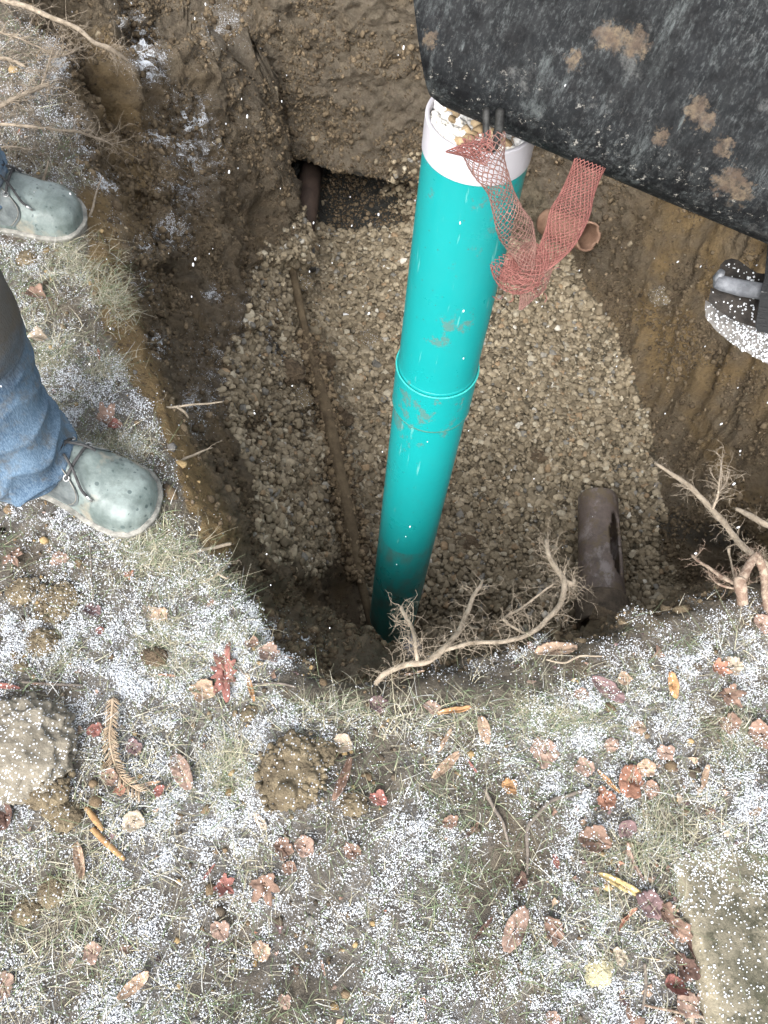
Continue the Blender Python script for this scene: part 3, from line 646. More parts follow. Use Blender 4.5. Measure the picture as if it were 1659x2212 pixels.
# clay pipe mouth by the right bank, behind the mesh
q0 = at(1272, 512, -.98); dirq = np.array([.30, -.75, .42]); dirq /= np.linalg.norm(dirq)
dirq = np.array([.42, -.72, .48]); dirq /= np.linalg.norm(dirq); sxx = np.cross(dirq, [0, 0, 1]); sxx /= np.linalg.norm(sxx); szz = np.cross(sxx, dirq)
mouth = thing('clay_pipe', q0, 'tan clay pipe stub with open mouth poking from the right bank beside the red mesh', 'pipe')
part(broken_tube(q0, -dirq, sxx, szz, .34, [(0, .063), (.34, .06)], lambda t_, th_: t_ < .004 * (1 + math.sin(th_ * 5)), thick=.009, m=30), 'barrel', mat_plain('tan_clay', (.16, .09, .06), (.3, .19, .13), 20, .7, .002), mouth)
# pipe with a rubber coupling in the far cavity
w0 = at(655, 585, -1.27); w1 = at(650, 520, -1.2); w2 = w1 + np.array([-.02, .42, .06])
cavp = thing('clay_pipe', w0, 'reddish brown clay pipe with grey rubber coupling leaving the dark far cavity', 'pipe')
mb = MB(); mb.tube([w1, w1 + (w2 - w1) * .5, w2], .056, 28); part(mb, 'barrel', mat_plain('red_clay', (.03, .02, .016), (.06, .04, .03), 20, .7, .003), cavp)
mb = MB(); mb.tube([w0, (w0 + w1) / 2, w1], .060, 28); part(mb, 'rubber_coupling', mat_plain('rubber', (.045, .045, .045), (.11, .11, .11), 25, .6, .002), cavp)
mb = MB(); c_ = w0 + (w1 - w0) * .93; mb.tube([c_, c_ + (w1 - w0) * .07], .0615, 28); part(mb, 'clamp', mat_plain('clamp_steel', (.22, .22, .22), (.4, .4, .4), 40, .4, .001, metal=.6), cavp)
# the long soil-caked pole down the left bank
def along(pts, rad, lift=0, n=10, sub=6, jit=.12, name='pole', mat=None):
    P_ = []
    for q in pts:
        if len(q) == 3: P_.append(at(*q))
        else: h, nn0 = pick(q[0], q[1]); P_.append(h + nn0 * lift)
    sp = smooth_path(P_, sub); r_ = np.interp(np.linspace(0, 1, len(sp)), np.linspace(0, 1, len(rad)), rad)
    mb = MB(); mb.tube(sp, r_, n, True, jit); return mb, sp
def mat_pole():
    t = NT('caked_pole'); col = t.mix(t.ramp(t.noise(14, 7, .7), [(.35, 0), (.62, 1)]), (.15, .115, .072), (.075, .056, .036))
    return t.out(col, .95, t.bump(t.noise(50, 8, .7), .010, 1), .15)
pp_ = [at(608, 445, -1.02), at(628, 560, -1.07), at(652, 680, -1.1), at(682, 800, -1.13), at(706, 890, -1.14), at(728, 990, -1.13), at(750, 1100, -1.13), at(770, 1200, -1.13), at(788, 1290, -1.16), at(812, 1378, -1.2)]
sp = smooth_path(pp_, 8); rr2 = .0165 + .004 * fbm(sp, 5, 2, 7) + .010 * sm(np.linspace(0, 1, len(sp)), .3, .45) * sm(np.linspace(0, 1, len(sp)), .82, .7)
mb = MB(); mb.tube(sp, rr2, 14, True, .07); pole = mb.build('pole', mat_pole()); tag(pole, 'long slim soil-caked pole running down the left bank to the foot of the green pipe', 'pole')
# soil piled along the pole
ii = rng.integers(0, len(sp), 3200); off = rng.normal(0, .024, (3200, 3)); off[:, 2] = -abs(off[:, 2]) * .8 + .012
keepm = (ii > 18) & (ii < len(sp) * .82); ii = ii[keepm]; off = off[keepm]; m = len(ii)
tag(assemble('soil_crumbs', cpro, sp[ii] + off, frames(np.tile([0, 0, 1.], (m, 1)), 1), rng.lognormal(math.log(.009), .4, (m, 1)).clip(0, .02) * rng.uniform(.7, 1.2, (m, 3)), pal(m, [(.16, .12, .075), (.22, .17, .11), (.1, .075, .05)], [3, 2, 2]), M['crumb']), 'loose soil crumbs packed along the buried middle of the muddy pole', 'soil', kind='stuff')

# ---------------------------------------------------------------- digger bucket above the pipe
def mat_bucket():
    t = NT('bucket_paint')
    v1_ = t.mapv((1, .22, 1)); base = t.mix(t.ramp(t.noise(60, 8, .75, v1_), [(.45, 0), (.72, 1)]), (.003, .0035, .004), (.03, .033, .033))
    big_ = t.ramp(t.noise(5, 5, .7), [(.42, 0), (.62, 1)]); base = t.mix(big_, (.008, .009, .010), base)
    sc = t.ramp(t.noise(120, 6, .7, t.mapv((1, .16, 1))), [(.62, 0), (.70, 1)]); base = t.mix(t.math('MULTIPLY', sc, .35), base, (.16, .18, .18))
    grime = t.ramp(t.noise(11, 8, .8), [(.56, 0), (.66, 1)]); base = t.mix(t.math('MULTIPLY', grime, .5), base, (.12, .12, .115)); st2 = t.ramp(t.noise(20, 9, .85, t.mapv((1, .3, 1), rot=(0, 0, .5))), [(.54, 0), (.64, 1)]); base = t.mix(t.math('MULTIPLY', st2, .4), base, (.13, .145, .145))
    hf = t.ramp(t.noise(230, 7, .8, t.mapv((1, .45, 1))), [(.50, 0), (.66, 1)]); hm = t.ramp(t.noise(7, 6, .7), [(.38, .15), (.62, 1)])
    base = t.mix(t.math('MULTIPLY', t.math('MULTIPLY', hf, hm), .55), base, (.13, .14, .14))
    dkm = t.ramp(t.noise(34, 8, .8), [(.40, 1), (.52, 0)]); base = t.mix(t.math('MULTIPLY', dkm, .7), base, (.003, .003, .0035))
    sep = t.n.new('ShaderNodeSeparateXYZ'); t.L(t.tc, sep.inputs[0])
    low = t.ramp(sep.outputs[1], [(.0, 1), (.11, 0)])
    fl = t.ramp(t.noise(95, 6, .8), [(.60, 0), (.66, 1)]); base = t.mix(t.math('MULTIPLY', t.math('MULTIPLY', fl, low), .8), base, (.42, .40, .36))
    rust = t.ramp(t.noise(40, 5, .7), [(.4, 0), (.6, 1)]); mud = t.mix(rust, (.07, .05, .036), (.13, .10, .068))
    for (u, v, r_) in BSPOT:
        c_ = face_local(u, v); base = t.mix(t.math('MULTIPLY', t.math('MULTIPLY', t.spot(c_, r_, .8, .75), t.ramp(t.noise(85, 6, .8), [(.36, .25), (.55, 1)])), .75), base, mud)
    return t.out(base, t.ramp(t.noise(50, 6), [(.3, .5), (.7, .8)]), t.bump(t.noise(45, 8, .72), .0016, 1), .12)
B0 = atk(919, 232, 1.0); B1 = atk(1659, 545, 1.04); BU = atk(888, -40, .93)
bx = B1 - B0; bx /= np.linalg.norm(bx); by = BU - B0; by -= bx * (by @ bx); by /= np.linalg.norm(by); bz = np.cross(bx, by)
if bz @ (CP - B0) < 0: bz = -bz
BM = Matrix(((bx[0], by[0], bz[0], B0[0]), (bx[1], by[1], bz[1], B0[1]), (bx[2], by[2], bz[2], B0[2]), (0, 0, 0, 1)))
def face_local(u, v):
    w = ray(u, v); k = ((B0 - CP) @ bz) / (w @ bz); p = CP + w * k - B0; return (float(p @ bx), float(p @ by), float(p @ bz))
BSPOT = [(1310, 78, .016), (1330, 84, .014), (1368, 96, .018), (1505, 240, .016), (1526, 262, .012), (1428, 296, .011), (1562, 318, .014), (1575, 395, .020), (1600, 425, .018), (930, 85, .010), (1240, 130, .012)]
LEN = 1.0
prof = [(.62, -.10), (.5, -.04), (.36, -.010), (.22, .0), (.10, .0), (.055, -.003), (.028, -.014), (.009, -.034), (0, -.065), (.006, -.12), (.05, -.22), (.12, -.32), (.2, -.40)]
pf = smooth_path([(a, b, 0) for a, b in prof], 4)[:, :2]
nrm = np.gradient(pf, axis=0); nrm = np.stack([-nrm[:, 1], nrm[:, 0]], 1); nrm /= np.linalg.norm(nrm, axis=1)[:, None]
inner = pf + nrm * .012 * (1 if (nrm[10] @ np.array([0, -1])) > 0 else -1)
xs = np.linspace(0, LEN, 60); V = []; Fc = []
for x in xs:
    for a, b in list(pf) + list(inner[::-1]):
        z_ = b + .0022 * float(vnoise(np.array([x * 9, a * 9, 1.]), 5)); sk = face_local(888, -40)[0] / face_local(888, -40)[1] * max(a, 0)
        cr = .006 * math.exp(-max(x, 0) / .008) * math.exp(-max(a, 0) / .03)
        V.append((x + sk * (1 - x / LEN), a + cr, z_))
mm = len(pf) * 2
for i in range(len(xs) - 1):
    for k in range(mm): Fc.append((i*mm+k, i*mm+(k+1) % mm, (i+1)*mm+(k+1) % mm, (i+1)*mm+k))
Fc += [tuple(range(mm))[::-1], tuple((len(xs)-1)*mm+k for k in range(mm))]
bucket = bpy.data.objects.new('digger_bucket', None); COL.objects.link(bucket); bucket.matrix_world = BM
tag(bucket, 'large scuffed black steel digger bucket hanging over the top of the pipe', 'bucket')
def bpart(name, V, Fc, mat, label=None, smooth=True, parent=None):
    me = fixn(py_mesh(name, V, Fc, smooth)); o = link(name, me, parent or bucket, mat)
    if label: o['label'] = label
    return o
M['bucket'] = mat_bucket()
bpart('shell', V, Fc, M['bucket'])
def side(x0, x1):
    poly = [(a - .0 , b) for a, b in inner]; poly = [(a, b) for a, b in poly]; n = len(poly)
    V = [(x0 + .0 , a, b - .001) for a, b in poly] + [(x1, a, b - .001) for a, b in poly]
    return V, [tuple(range(n)), tuple(range(n, 2 * n))[::-1]] + [(k, (k + 1) % n, n + (k + 1) % n, n + k) for k in range(n)]
V, Fc = side(.05, .062); bpart('side_plate', V, Fc, M['bucket'], smooth=False)
V, Fc = side(LEN - .03, LEN - .018); bpart('side_plate', V, Fc, M['bucket'], smooth=False)

# tooth end of the digger's lip, right edge of the picture
def prism(uv, k, th, skew=(0, 0)):
    """a plate cut to an outline, th metres thick, standing at depth k"""
    n = len(uv); fr = [atk(u, v, k + skew[0] * (u - 1600) / 100 + skew[1] * (v - 680) / 100) for u, v in uv]; w = ray(1600, 680) / np.linalg.norm(ray(1600, 680))
    bk = [p + w * th for p in fr]; mb = MB()
    mb.add(fr + bk, [tuple(range(n)), tuple(range(n, 2 * n))[::-1]] + [(i, (i + 1) % n, n + (i + 1) % n, n + i) for i in range(n)]); return mb
M['blacksteel'] = mat_plain('black_steel', (.012, .011, .010), (.05, .042, .036), 40, .5, .002, .4, .7, snow=.10)
blade = thing('digger_tooth', atk(1620, 700, 1.42), 'dark steel digger tooth with snow-dusted cutting lip above the right bank', 'digger tooth')
lip = [(1524, 648), (1522, 668), (1527, 690), (1545, 712), (1568, 732), (1596, 752), (1630, 772), (1665, 789), (1720, 815), (1800, 840), (1800, 740), (1665, 716), (1640, 706), (1612, 695), (1580, 684), (1550, 664), (1534, 654)]
def rich(uv, s=6):
    P_ = np.array(uv + [uv[0]], float); out = []
    for a, b in zip(P_[:-1], P_[1:]):
        n = max(1, int(np.hypot(*(b - a)) / s)); out += [tuple(a + (b - a) * i / n + rng.normal(0, .6, 2) * (i > 0)) for i in range(n)]
    return out
lipmb = prism(rich(lip), 1.44, .014); 
part(lipmb, 'cutting_lip', mat_plain('worn_lip', (.10, .095, .09), (.20, .19, .18), 40, .7, .004, snow=.25), blade, 'worn grey cutting lip covered with snow grains', smooth=False)
part(prism([(1536, 622), (1530, 650), (1548, 668), (1580, 690), (1625, 706), (1700, 716), (1700, 635), (1600, 628)], 1.38, .06), 'socket', M['blacksteel'], blade, smooth=False)
part(prism(rich([(1552, 592), (1556, 572), (1566, 562), (1580, 558), (1596, 562), (1612, 574), (1634, 588), (1700, 596), (1700, 650), (1560, 622)], 12), 1.37, .05), 'tooth_cap', M['blacksteel'], blade, smooth=False)
mb = MB(); mb.tube([atk(1546, 608, 1.33), atk(1560, 612, 1.33), atk(1600, 622, 1.335), atk(1660, 632, 1.34), atk(1720, 640, 1.34)], [.010, .0125, .0135, .0135, .0135], 14); part(mb, 'pin', mat_plain('pin_steel', (.08, .085, .095), (.2, .21, .23), 40, .6, .002), blade, 'grey cross pin through the tooth')
mb = MB(); c_ = atk(1552, 598, 1.33); mb.tube([c_ + [0, 0, .012], c_, c_ + [.004, -.004, -.01]], [.006, .009, .009], 10); part(mb, 'pin_clip', mat_plain('pin_clip', (.1, .11, .12), (.3, .3, .32), 40, .4, .002, metal=.4), blade)
part(prism([(1664, 470), (1652, 600), (1642, 640), (1632, 705), (1636, 716), (1760, 740), (1800, 470)], 1.30, .03), 'side_cutter', mat_plain('scratched_black', (.012, .013, .014), (.22, .22, .22), 70, .5, .002, .62, .68, stretch=(.25, 1, 4)), blade, smooth=False)
pp = []
for (u, v) in [(x, y) for x, y in zip(rng.uniform(1524, 1680, 3000), rng.uniform(645, 800, 3000)) if poly_mask(np.array([x]), np.array([y]), lip)[0]]:
    if rng.random() < .08 + .35 * sm(u, 1530, 1640): pp.append(atk(u, v, 1.437))
for u, v in zip(rng.uniform(1535, 1640, 70), rng.uniform(560, 700, 70)):
    if poly_mask(np.array([u]), np.array([v]), [(1536, 640), (1556, 572), (1580, 560), (1640, 590), (1635, 700), (1590, 690)])[0]: pp.append(atk(u, v, 1.366 if v < 610 else 1.377))
pp = np.array(pp); m = len(pp); tag(assemble('snow_grains', [(octv, octf)], pp, frames(np.tile([0, 0, 1.], (m, 1)), 2), rng.lognormal(math.log(.0017), .3, (m, 1)) * rng.uniform(.8, 1.2, (m, 3)), np.ones((m, 3)), M['snow']), 'white snow grains lying on the cutting lip of the digger tooth', 'snow', kind='stuff')

# ---------------------------------------------------------------- torn red mesh strap and the hook it hangs from
M['mesh'] = mat_plain('mesh_cord', (.13, .045, .04), (.24, .10, .085), 18, .7, .0004, .35, .6)
M['mesh_dull'] = mat_plain('mesh_cord_dirty', (.10, .055, .045), (.22, .12, .10), 18, .75, .0004, .35, .6)
def ribbon_net(path, width, cols, pitch, r=.00058, mat='mesh', seed=0, name='net', lay=2, flare=None, par=None, label=None, th=.011):
    P_ = smooth_path([atk(*q) for q in path], 14); Lc = np.r_[0, np.cumsum(np.linalg.norm(np.diff(P_, axis=0), axis=1))]; L = Lc[-1]
    wid = lambda s: np.interp(s / L, np.linspace(0, 1, len(width)), width)
    def pt(s, a, layer):                                   # a in [0,1) goes round the flattened tube
        s = min(max(s, 0), L); c_ = np.array([np.interp(s, Lc, P_[:, k]) for k in range(3)]); c2 = np.array([np.interp(min(s + .004, L + .0), Lc, P_[:, k]) for k in range(3)]); c1 = np.array([np.interp(max(s - .004, 0), Lc, P_[:, k]) for k in range(3)])
        t_ = c2 - c1; t_ /= np.linalg.norm(t_) + 1e-9; vw = c_ - CP; vw /= np.linalg.norm(vw); sd_ = np.cross(t_, vw); sd_ /= np.linalg.norm(sd_) + 1e-9; up_ = np.cross(sd_, t_)
        w_ = wid(s) / 2 * (1 + .14 * math.sin(s * 47 + seed * 2)); ang = a * 2 * math.pi + 1.2 * math.sin(s * 22 + seed); fold = .25 * math.sin(s * 60 + seed) + .15 * math.sin(s * 141 + a * 9)
        n3 = vnoise(np.array([s * 30, a * 5, seed * 3.1]), 3)
        return c_ + sd_ * (w_ * math.cos(ang) * (1 + .08 * n3)) + up_ * (th * math.sin(ang) * (1 + fold) + .004 * n3)
    mb = MB(); rows = int(L / pitch); 
    for d in (1, -1):
        for c0 in range(cols):
            pts = []
            for i in range(rows * 2 + 1):
                a = (c0 + d * (i / 2)) / cols; a2 = a + d * (.10 / cols) * (1 if i % 2 else -1) 
                pts.append(pt(L * i / (rows * 2), (a2 % 1), 0))
            mb.tube(pts, r * random.uniform(.85, 1.2), 4, True)
    return part(mb, name, M[mat], par, label)
strap = thing('mesh_strap', atk(1130, 590, 1.1), 'torn red plastic mesh strap hanging in a V from hook and bucket', 'mesh strap')
ribbon_net([(1040, 300, .985), (1052, 350, .99), (1075, 400, 1.0), (1092, 450, 1.02), (1115, 500, 1.05), (1132, 545, 1.08), (1140, 580, 1.1)], [.052, .045, .036, .036, .040, .036, .022], 14, .0085, mat='mesh_dull', name='net_arm', par=strap, label='dull brownish net arm hanging in front of the white band', seed=1)
ribbon_net([(1276, 352, 1.04), (1256, 400, 1.05), (1232, 460, 1.06), (1205, 520, 1.08), (1170, 565, 1.1), (1120, 590, 1.11), (1085, 580, 1.11)], [.046, .046, .044, .040, .036, .036, .024], 22, .0066, mat='mesh', name='net_arm', par=strap, label='redder net arm rising to the bucket edge on the right', seed=2)
ribbon_net([(1080, 560, 1.1), (1100, 590, 1.11), (1130, 600, 1.1), (1165, 560, 1.1), (1140, 540, 1.1), (1120, 570, 1.1)], [.030, .040, .036, .03, .024, .014], 14, .008, mat='mesh', name='knot', par=strap, seed=3)
ribbon_net([(1150, 580, 1.1), (1150, 610, 1.12), (1138, 640, 1.13), (1126, 664, 1.14)], [.046, .042, .026, .006], 15, .0062, mat='mesh_dull', name='net_tail', par=strap, label='frayed tail of net below the knot', seed=4)
ribbon_net([(1058, 335, .98), (1030, 326, .975), (1000, 324, .97), (974, 326, .965)], [.030, .028, .016, .003], 11, .007, mat='mesh', name='net_flap', par=strap, label='pointed flap of net over the white band', seed=5)
ribbon_net([(1045, 330, .985), (1035, 310, .98), (1030, 290, .975)], [.03, .03, .034], 8, .009, mat='mesh', name='net_flap', par=strap, seed=6)
mb = MB()
for k in range(46):
    u0 = random.uniform(1075, 1195); v0 = random.uniform(560, 640); k0 = random.uniform(1.08, 1.12); a = random.uniform(0, 6.28); l = random.uniform(8, 24)
    mb.tube(smooth_path([atk(u0, v0, k0), atk(u0 + l * .5 * math.cos(a), v0 + l * .5 * math.sin(a) + 2, k0 - .005), atk(u0 + l * math.cos(a + .6), v0 + l * math.sin(a + .6), k0)], 4), .0006, 4)
part(mb, 'loose_strands', M['mesh'], strap)
hook = thing('steel_hook', atk(1056, 296, .975), 'dark steel hook under the bucket edge holding the red mesh', 'hook')
M['hook'] = mat_plain('hook_steel', (.02, .02, .02), (.08, .08, .075), 50, .5, .001, metal=.5)
mb = MB(); mb.tube(smooth_path([atk(1050, 235, .985), atk(1050, 290, .985), atk(1053, 314, .985), atk(1062, 322, .985), atk(1071, 314, .987), atk(1072, 285, .99)], 5), .0042, 12); part(mb, 'hook_bend', M['hook'], hook)
mb = MB(); mb.tube(smooth_path([atk(1072, 300, .992), atk(1078, 275, .995), atk(1080, 240, 1.0)], 5), .0055, 12); part(mb, 'shank', M['hook'], hook)

# ---------------------------------------------------------------- person standing at the left edge of the pit
def mat_denim():
    t = NT('denim')
    fade = t.ramp(t.noise(7, 6, .65), [(.35, 0), (.68, 1)]); c = t.mix(fade, (.028, .055, .095), (.095, .15, .215))
    w = t.ramp(t.noise(420, 3, .6, t.mapv((1, 1, .22), rot=(0, .6, .4))), [(.4, 0), (.62, 1)])
    c = t.mix(t.math('MULTIPLY', w, .22), c, (.30, .40, .50))
    c = t.mix(t.math('MULTIPLY', t.ramp(t.noise(16, 7, .75), [(.5, 0), (.62, 1)]), .5), c, (.10, .085, .06))
    sep = t.n.new('ShaderNodeSeparateXYZ'); t.L(t.tc, sep.inputs[0])
    hi = t.ramp(t.math('ADD', sep.outputs[2], t.math('MULTIPLY', t.math('SUBTRACT', t.noise(9, 5), .5), .25)), [(.36, 0), (.47, 1)])
    c = t.mix(t.math('MULTIPLY', hi, .85), c, (.085, .070, .052))
    return t.out(c, .9, t.bump(t.math('ADD', t.math('MULTIPLY', w, .3), t.noise(28, 5)), .0016, .7), .2)
def mat_boot():
    t = NT('boot_leather')
    c = t.mix(t.ramp(t.noise(13, 7, .65), [(.35, 0), (.62, 1)]), (.075, .098, .092), (.205, .245, .235))
    c = t.mix(t.math('MULTIPLY', t.ramp(t.noise(30, 8, .8), [(.50, 0), (.62, 1)]), .6), c, (.09, .11, .10))
    v = t.n.new('ShaderNodeTexVoronoi'); v.inputs['Scale'].default_value = 85; t.L(t.tc, v.inputs['Vector'])
    sp_ = t.n.new('ShaderNodeSeparateColor'); t.L(v.outputs['Color'], sp_.inputs[0])
    dots = t.math('MULTIPLY', t.math('LESS_THAN', sp_.outputs[0], t.math('MULTIPLY', t.ramp(t.noise(20, 3), [(.40, 0), (.5, 1)]), .7)), t.math('LESS_THAN', v.outputs['Distance'], t.math('MULTIPLY', sp_.outputs[1], .42)))
    c = t.mix(t.math('MULTIPLY', dots, .8), c, (.05, .07, .07))
    c = t.mix(t.math('MULTIPLY', t.ramp(t.noise(10, 5), [(.60, 0), (.68, 1)]), .5), c, (.33, .27, .2))
    return t.out(c, t.ramp(t.noise(18, 5), [(.3, .32), (.7, .6)]), t.bump(t.noise(55, 8, .7), .0012, 1), .45)
M['denim'] = mat_denim(); M['boot'] = mat_boot()
M['boot_dark'] = mat_plain('boot_quarter', (.055, .065, .068), (.16, .18, .18), 25, .55, .001)
M['sole'] = mat_plain('boot_sole', (.10, .10, .09), (.30, .29, .26), 40, .7, .002)
M['lace'] = mat_plain('bootlace', (.02, .02, .022), (.07, .07, .07), 80, .8, .001)
M['skin'] = mat_plain('skin', (.45, .26, .19), (.55, .34, .26), 30, .5, .0005)
M['coat'] = mat_plain('work_coat', (.07, .05, .035), (.14, .10, .07), 30, .9, .003)
M['hair'] = mat_plain('hair', (.03, .02, .015), (.07, .05, .03), 80, .6, .003)
M['cap'] = mat_plain('knit_cap', (.02, .025, .035), (.05, .06, .08), 80, .9, .003)
def skin_mesh(name, nodes, edges, mat, parent=None, root=0):
    """one smooth surface grown round a skeleton; nodes: (x,y,z,radius)"""
    me = bpy.data.meshes.new(name); me.from_pydata([n[:3] for n in nodes], edges, []); o = link(name, me)
    md = o.modifiers.new('skin', 'SKIN'); md.use_smooth_shade = True
    for i, n in enumerate(nodes):
        r_ = n[3] if hasattr(n[3], '__len__') else (n[3], n[3]); me.skin_vertices[0].data[i].radius = r_
    me.skin_vertices[0].data[root].use_root = True
    sb = o.modifiers.new('sub', 'SUBSURF'); sb.levels = sb.render_levels = 2
    dg = bpy.context.evaluated_depsgraph_get(); dg.update(); m2 = bpy.data.meshes.new_from_object(o.evaluated_get(dg)); m2.name = name
    bpy.data.objects.remove(o); m2.materials.clear()
    return link(name, m2, parent, mat)
gz = lambda x, y: float(hz(x, y))
aN = np.array([-.738, .795, gz(-.738, .795)]); toeN = np.array([-.462, .700, 0]); hN = math.atan2(toeN[1] - (.795 - .028), toeN[0] + .738)
hd = np.array([math.cos(hN), math.sin(hN), 0])
toe1 = at(336, 1106, .03); heel1 = toe1 - hd * .315; heel1[2] = gz(heel1[0], heel1[1]) * .5 + .004
toe2 = at(168, 470, .03); hd2 = np.array([math.cos(math.radians(6)), math.sin(math.radians(6)), 0]); heel2 = toe2 - hd2 * .30; heel2[2] = gz(*toe2[:2]) * .5 + .004
ank1 = heel1 + hd * .075; ank2 = heel2 + hd2 * .07
kn1 = np.array([-.705, .80, .54]); kn2 = np.array([-1.03, 1.33, .50]); hp1 = np.array([-1.02, 1.01, .92]); hp2 = np.array([-1.12, 1.17, .92]); pel = (hp1 + hp2) / 2 + [0, 0, .04]
chest = pel + [.04, -.02, .38]; neck = chest + [.02, 0, .17]; head = neck + [.05, 0, .13]; shd = hp2 - hp1; shd /= np.linalg.norm(shd)
sh1 = chest - shd * .19 + [0, 0, .08]; sh2 = chest + shd * .19 + [0, 0, .08]; el1 = sh1 + [-.06, -.07, -.28]; el2 = sh2 + [-.08, .06, -.28]; wr1 = hp1 + [.04, -.10, .06]; wr2 = hp2 + [.05, .09, .06]
def N4(p, r_): return (float(p[0]), float(p[1]), float(p[2]), r_)
nodes = [N4(pel, (.13, .10)), N4((pel + chest) / 2, (.12, .095)), N4(chest, (.14, .10)), N4(neck, .055), N4(head + [0, 0, -.04], .062), N4(head + [.0, 0, .05], .085), N4(head + [-.01, 0, .11], .07),
         N4(sh1, .055), N4(el1, .043), N4(wr1, .03), N4(sh2, .055), N4(el2, .043), N4(wr2, .03), N4(hp1, .085), N4(kn1 + [-.02, 0, .0], .057), N4(ank1 + [0, 0, .12], .042), N4(hp2, .085), N4(kn2, .057), N4(ank2 + [0, 0, .12], .042)]
edges = [(0, 1), (1, 2), (2, 3), (3, 4), (4, 5), (5, 6), (2, 7), (7, 8), (8, 9), (2, 10), (10, 11), (11, 12), (0, 13), (13, 14), (14, 15), (0, 16), (16, 17), (17, 18)]
person = skin_mesh('person', nodes, edges, M['skin'])
tag(person, 'person in muddy blue jeans and pale scuffed work boots standing at left edge', 'person')
hh = head + [.0, 0, .04]
for s_ in (-1, 1):
    mb = MB(); mb.tube([hh + [.0, s_ * .085, -.02], hh + [0.0, s_ * .094, .0], hh + [-.005, s_ * .088, .025]], [.012, .016, .012], 8); mb.build('ear', M['skin'], person)
    mb = MB(); mb.tube([head + [.078, s_ * .03, .045], head + [.084, s_ * .03, .045]], [.009, .005], 10); mb.build('eye', M['lace'], person)
mb = MB(); mb.tube([hh + [.075, 0, .03], hh + [.098, 0, -.012], hh + [.085, 0, -.02]], [.008, .014, .012], 8); mb.build('nose', M['skin'], person)
mb = MB(); mb.tube([head + [.082, -.022, -.01], head + [.09, 0, -.012], head + [.082, .022, -.01]], .005, 6); mb.build('mouth', mat_plain('lips', (.35, .15, .12), (.4, .18, .15), 30, .5, 0), person)
def dome(c_, r_, zmin, mat, name):
    V, Fc = ico(4); V = V * r_; k = V[:, 2] > zmin; V2 = V.copy(); V2[~k, 2] = zmin; V2 = V2 + c_; me = py_mesh(name, V2, Fc); return link(name, me, person, mat)
dome(head + [-.012, 0, .055], np.array([.105, .096, .115]), .0, M['cap'], 'cap'); dome(head + [-.03, 0, .03], np.array([.088, .092, .10]), -.05, M['hair'], 'hair')
jn = [N4(pel + [0, 0, -.04], (.19, .15)), N4((pel + chest) / 2, (.19, .14)), N4(chest, (.2, .14)), N4(neck + [0, 0, -.04], .085), N4(sh1, .085), N4(el1, .068), N4(wr1 + [-.01, .02, 0], .055), N4(sh2, .085), N4(el2, .068), N4(wr2 + [-.01, -.02, 0], .055)]
skin_mesh('coat', jn, [(0, 1), (1, 2), (2, 3), (2, 4), (4, 5), (5, 6), (2, 7), (7, 8), (8, 9)], M['coat'], person)
def leg(path, rads, seed, folds):
    P_ = smooth_path(path, 26); n = 96; m = len(P_); s_ = np.linspace(0, 1, m); R0 = np.interp(s_, np.linspace(0, 1, len(rads)), rads); V = []
    for i in range(m):
        t_ = P_[min(i+1, m-1)] - P_[max(i-1, 0)]; t_ /= np.linalg.norm(t_); a = np.cross(t_, [0, 1, .0]); a /= np.linalg.norm(a); b = np.cross(t_, a)
        for k in range(n):
            q = 2 * math.pi * k / n; d = math.cos(q) * a + math.sin(q) * b; z_ = P_[i][2] + math.sin(q + seed) * .035 + .012 * math.sin(2 * q + seed)
            w_ = math.exp(-max(z_ - .0, 0) / .16); ph = z_ * 120 + 1.2 * math.sin(q * 2 + seed) + 2.8 * math.sin(q + 1) + vnoise(np.array([math.cos(q) * 2.3, math.sin(q) * 2.3, z_ * 11]), seed) * 3.0
            f_ = folds * (w_ * .017 * (1 - abs(math.sin(ph / 2)) ** .7 * 1.6 + .5)) + .006 * float(vnoise(np.array([math.cos(q) * 1.5, math.sin(q) * 1.5, P_[i][2] * 12]), seed + 9))
            V.append(P_[i] + d * (R0[i] + f_))
    for k in range(n): V.append(V[k] + (P_[0] - V[k]) * .06 + [0, 0, .004])
    for k in range(n): V.append(V[k] + (P_[0] - V[k]) * .07 + [0, 0, .06])
    Fc = [(i*n+k, i*n+(k+1) % n, (i+1)*n+(k+1) % n, (i+1)*n+k) for i in range(m-1) for k in range(n)]
    o1 = m * n; Fc += [(k, o1+k, o1+(k+1) % n, (k+1) % n) for k in range(n)] + [(o1+k, o1+n+k, o1+n+(k+1) % n, o1+(k+1) % n) for k in range(n)]
    return V, Fc
c1 = at(30, 960, .145)
tV, tF = leg([c1 + [.006, 0, -.045], c1 + [0, 0, .03], c1 + [-.012, .01, .12], kn1 + [-.035, .0, -.16], kn1 + [-.03, 0, .0], kn1 * .45 + hp1 * .55 + [-.02, 0, .01], hp1 + [-.02, .02, .03], pel + [-.02, -.02, .06]], [.103, .100, .094, .092, .098, .11, .12, .11], 1, 1.0)
c2 = ank2 + [-.012, 0, .12]
V2_, F2_ = leg([c2 + [.0, 0, -.03], c2 + [0, 0, .05], c2 + [0, 0, .12], kn2 + [0, 0, -.14], kn2, kn2 * .45 + hp2 * .55, hp2 + [0, -.02, .03], pel + [-.02, .02, .06]], [.100, .098, .09, .088, .095, .11, .12, .11], 2, 1.0)
mb = MB(); mb.add(tV, tF); mb.add(V2_, F2_); mb.build('jeans', M['denim'], person)
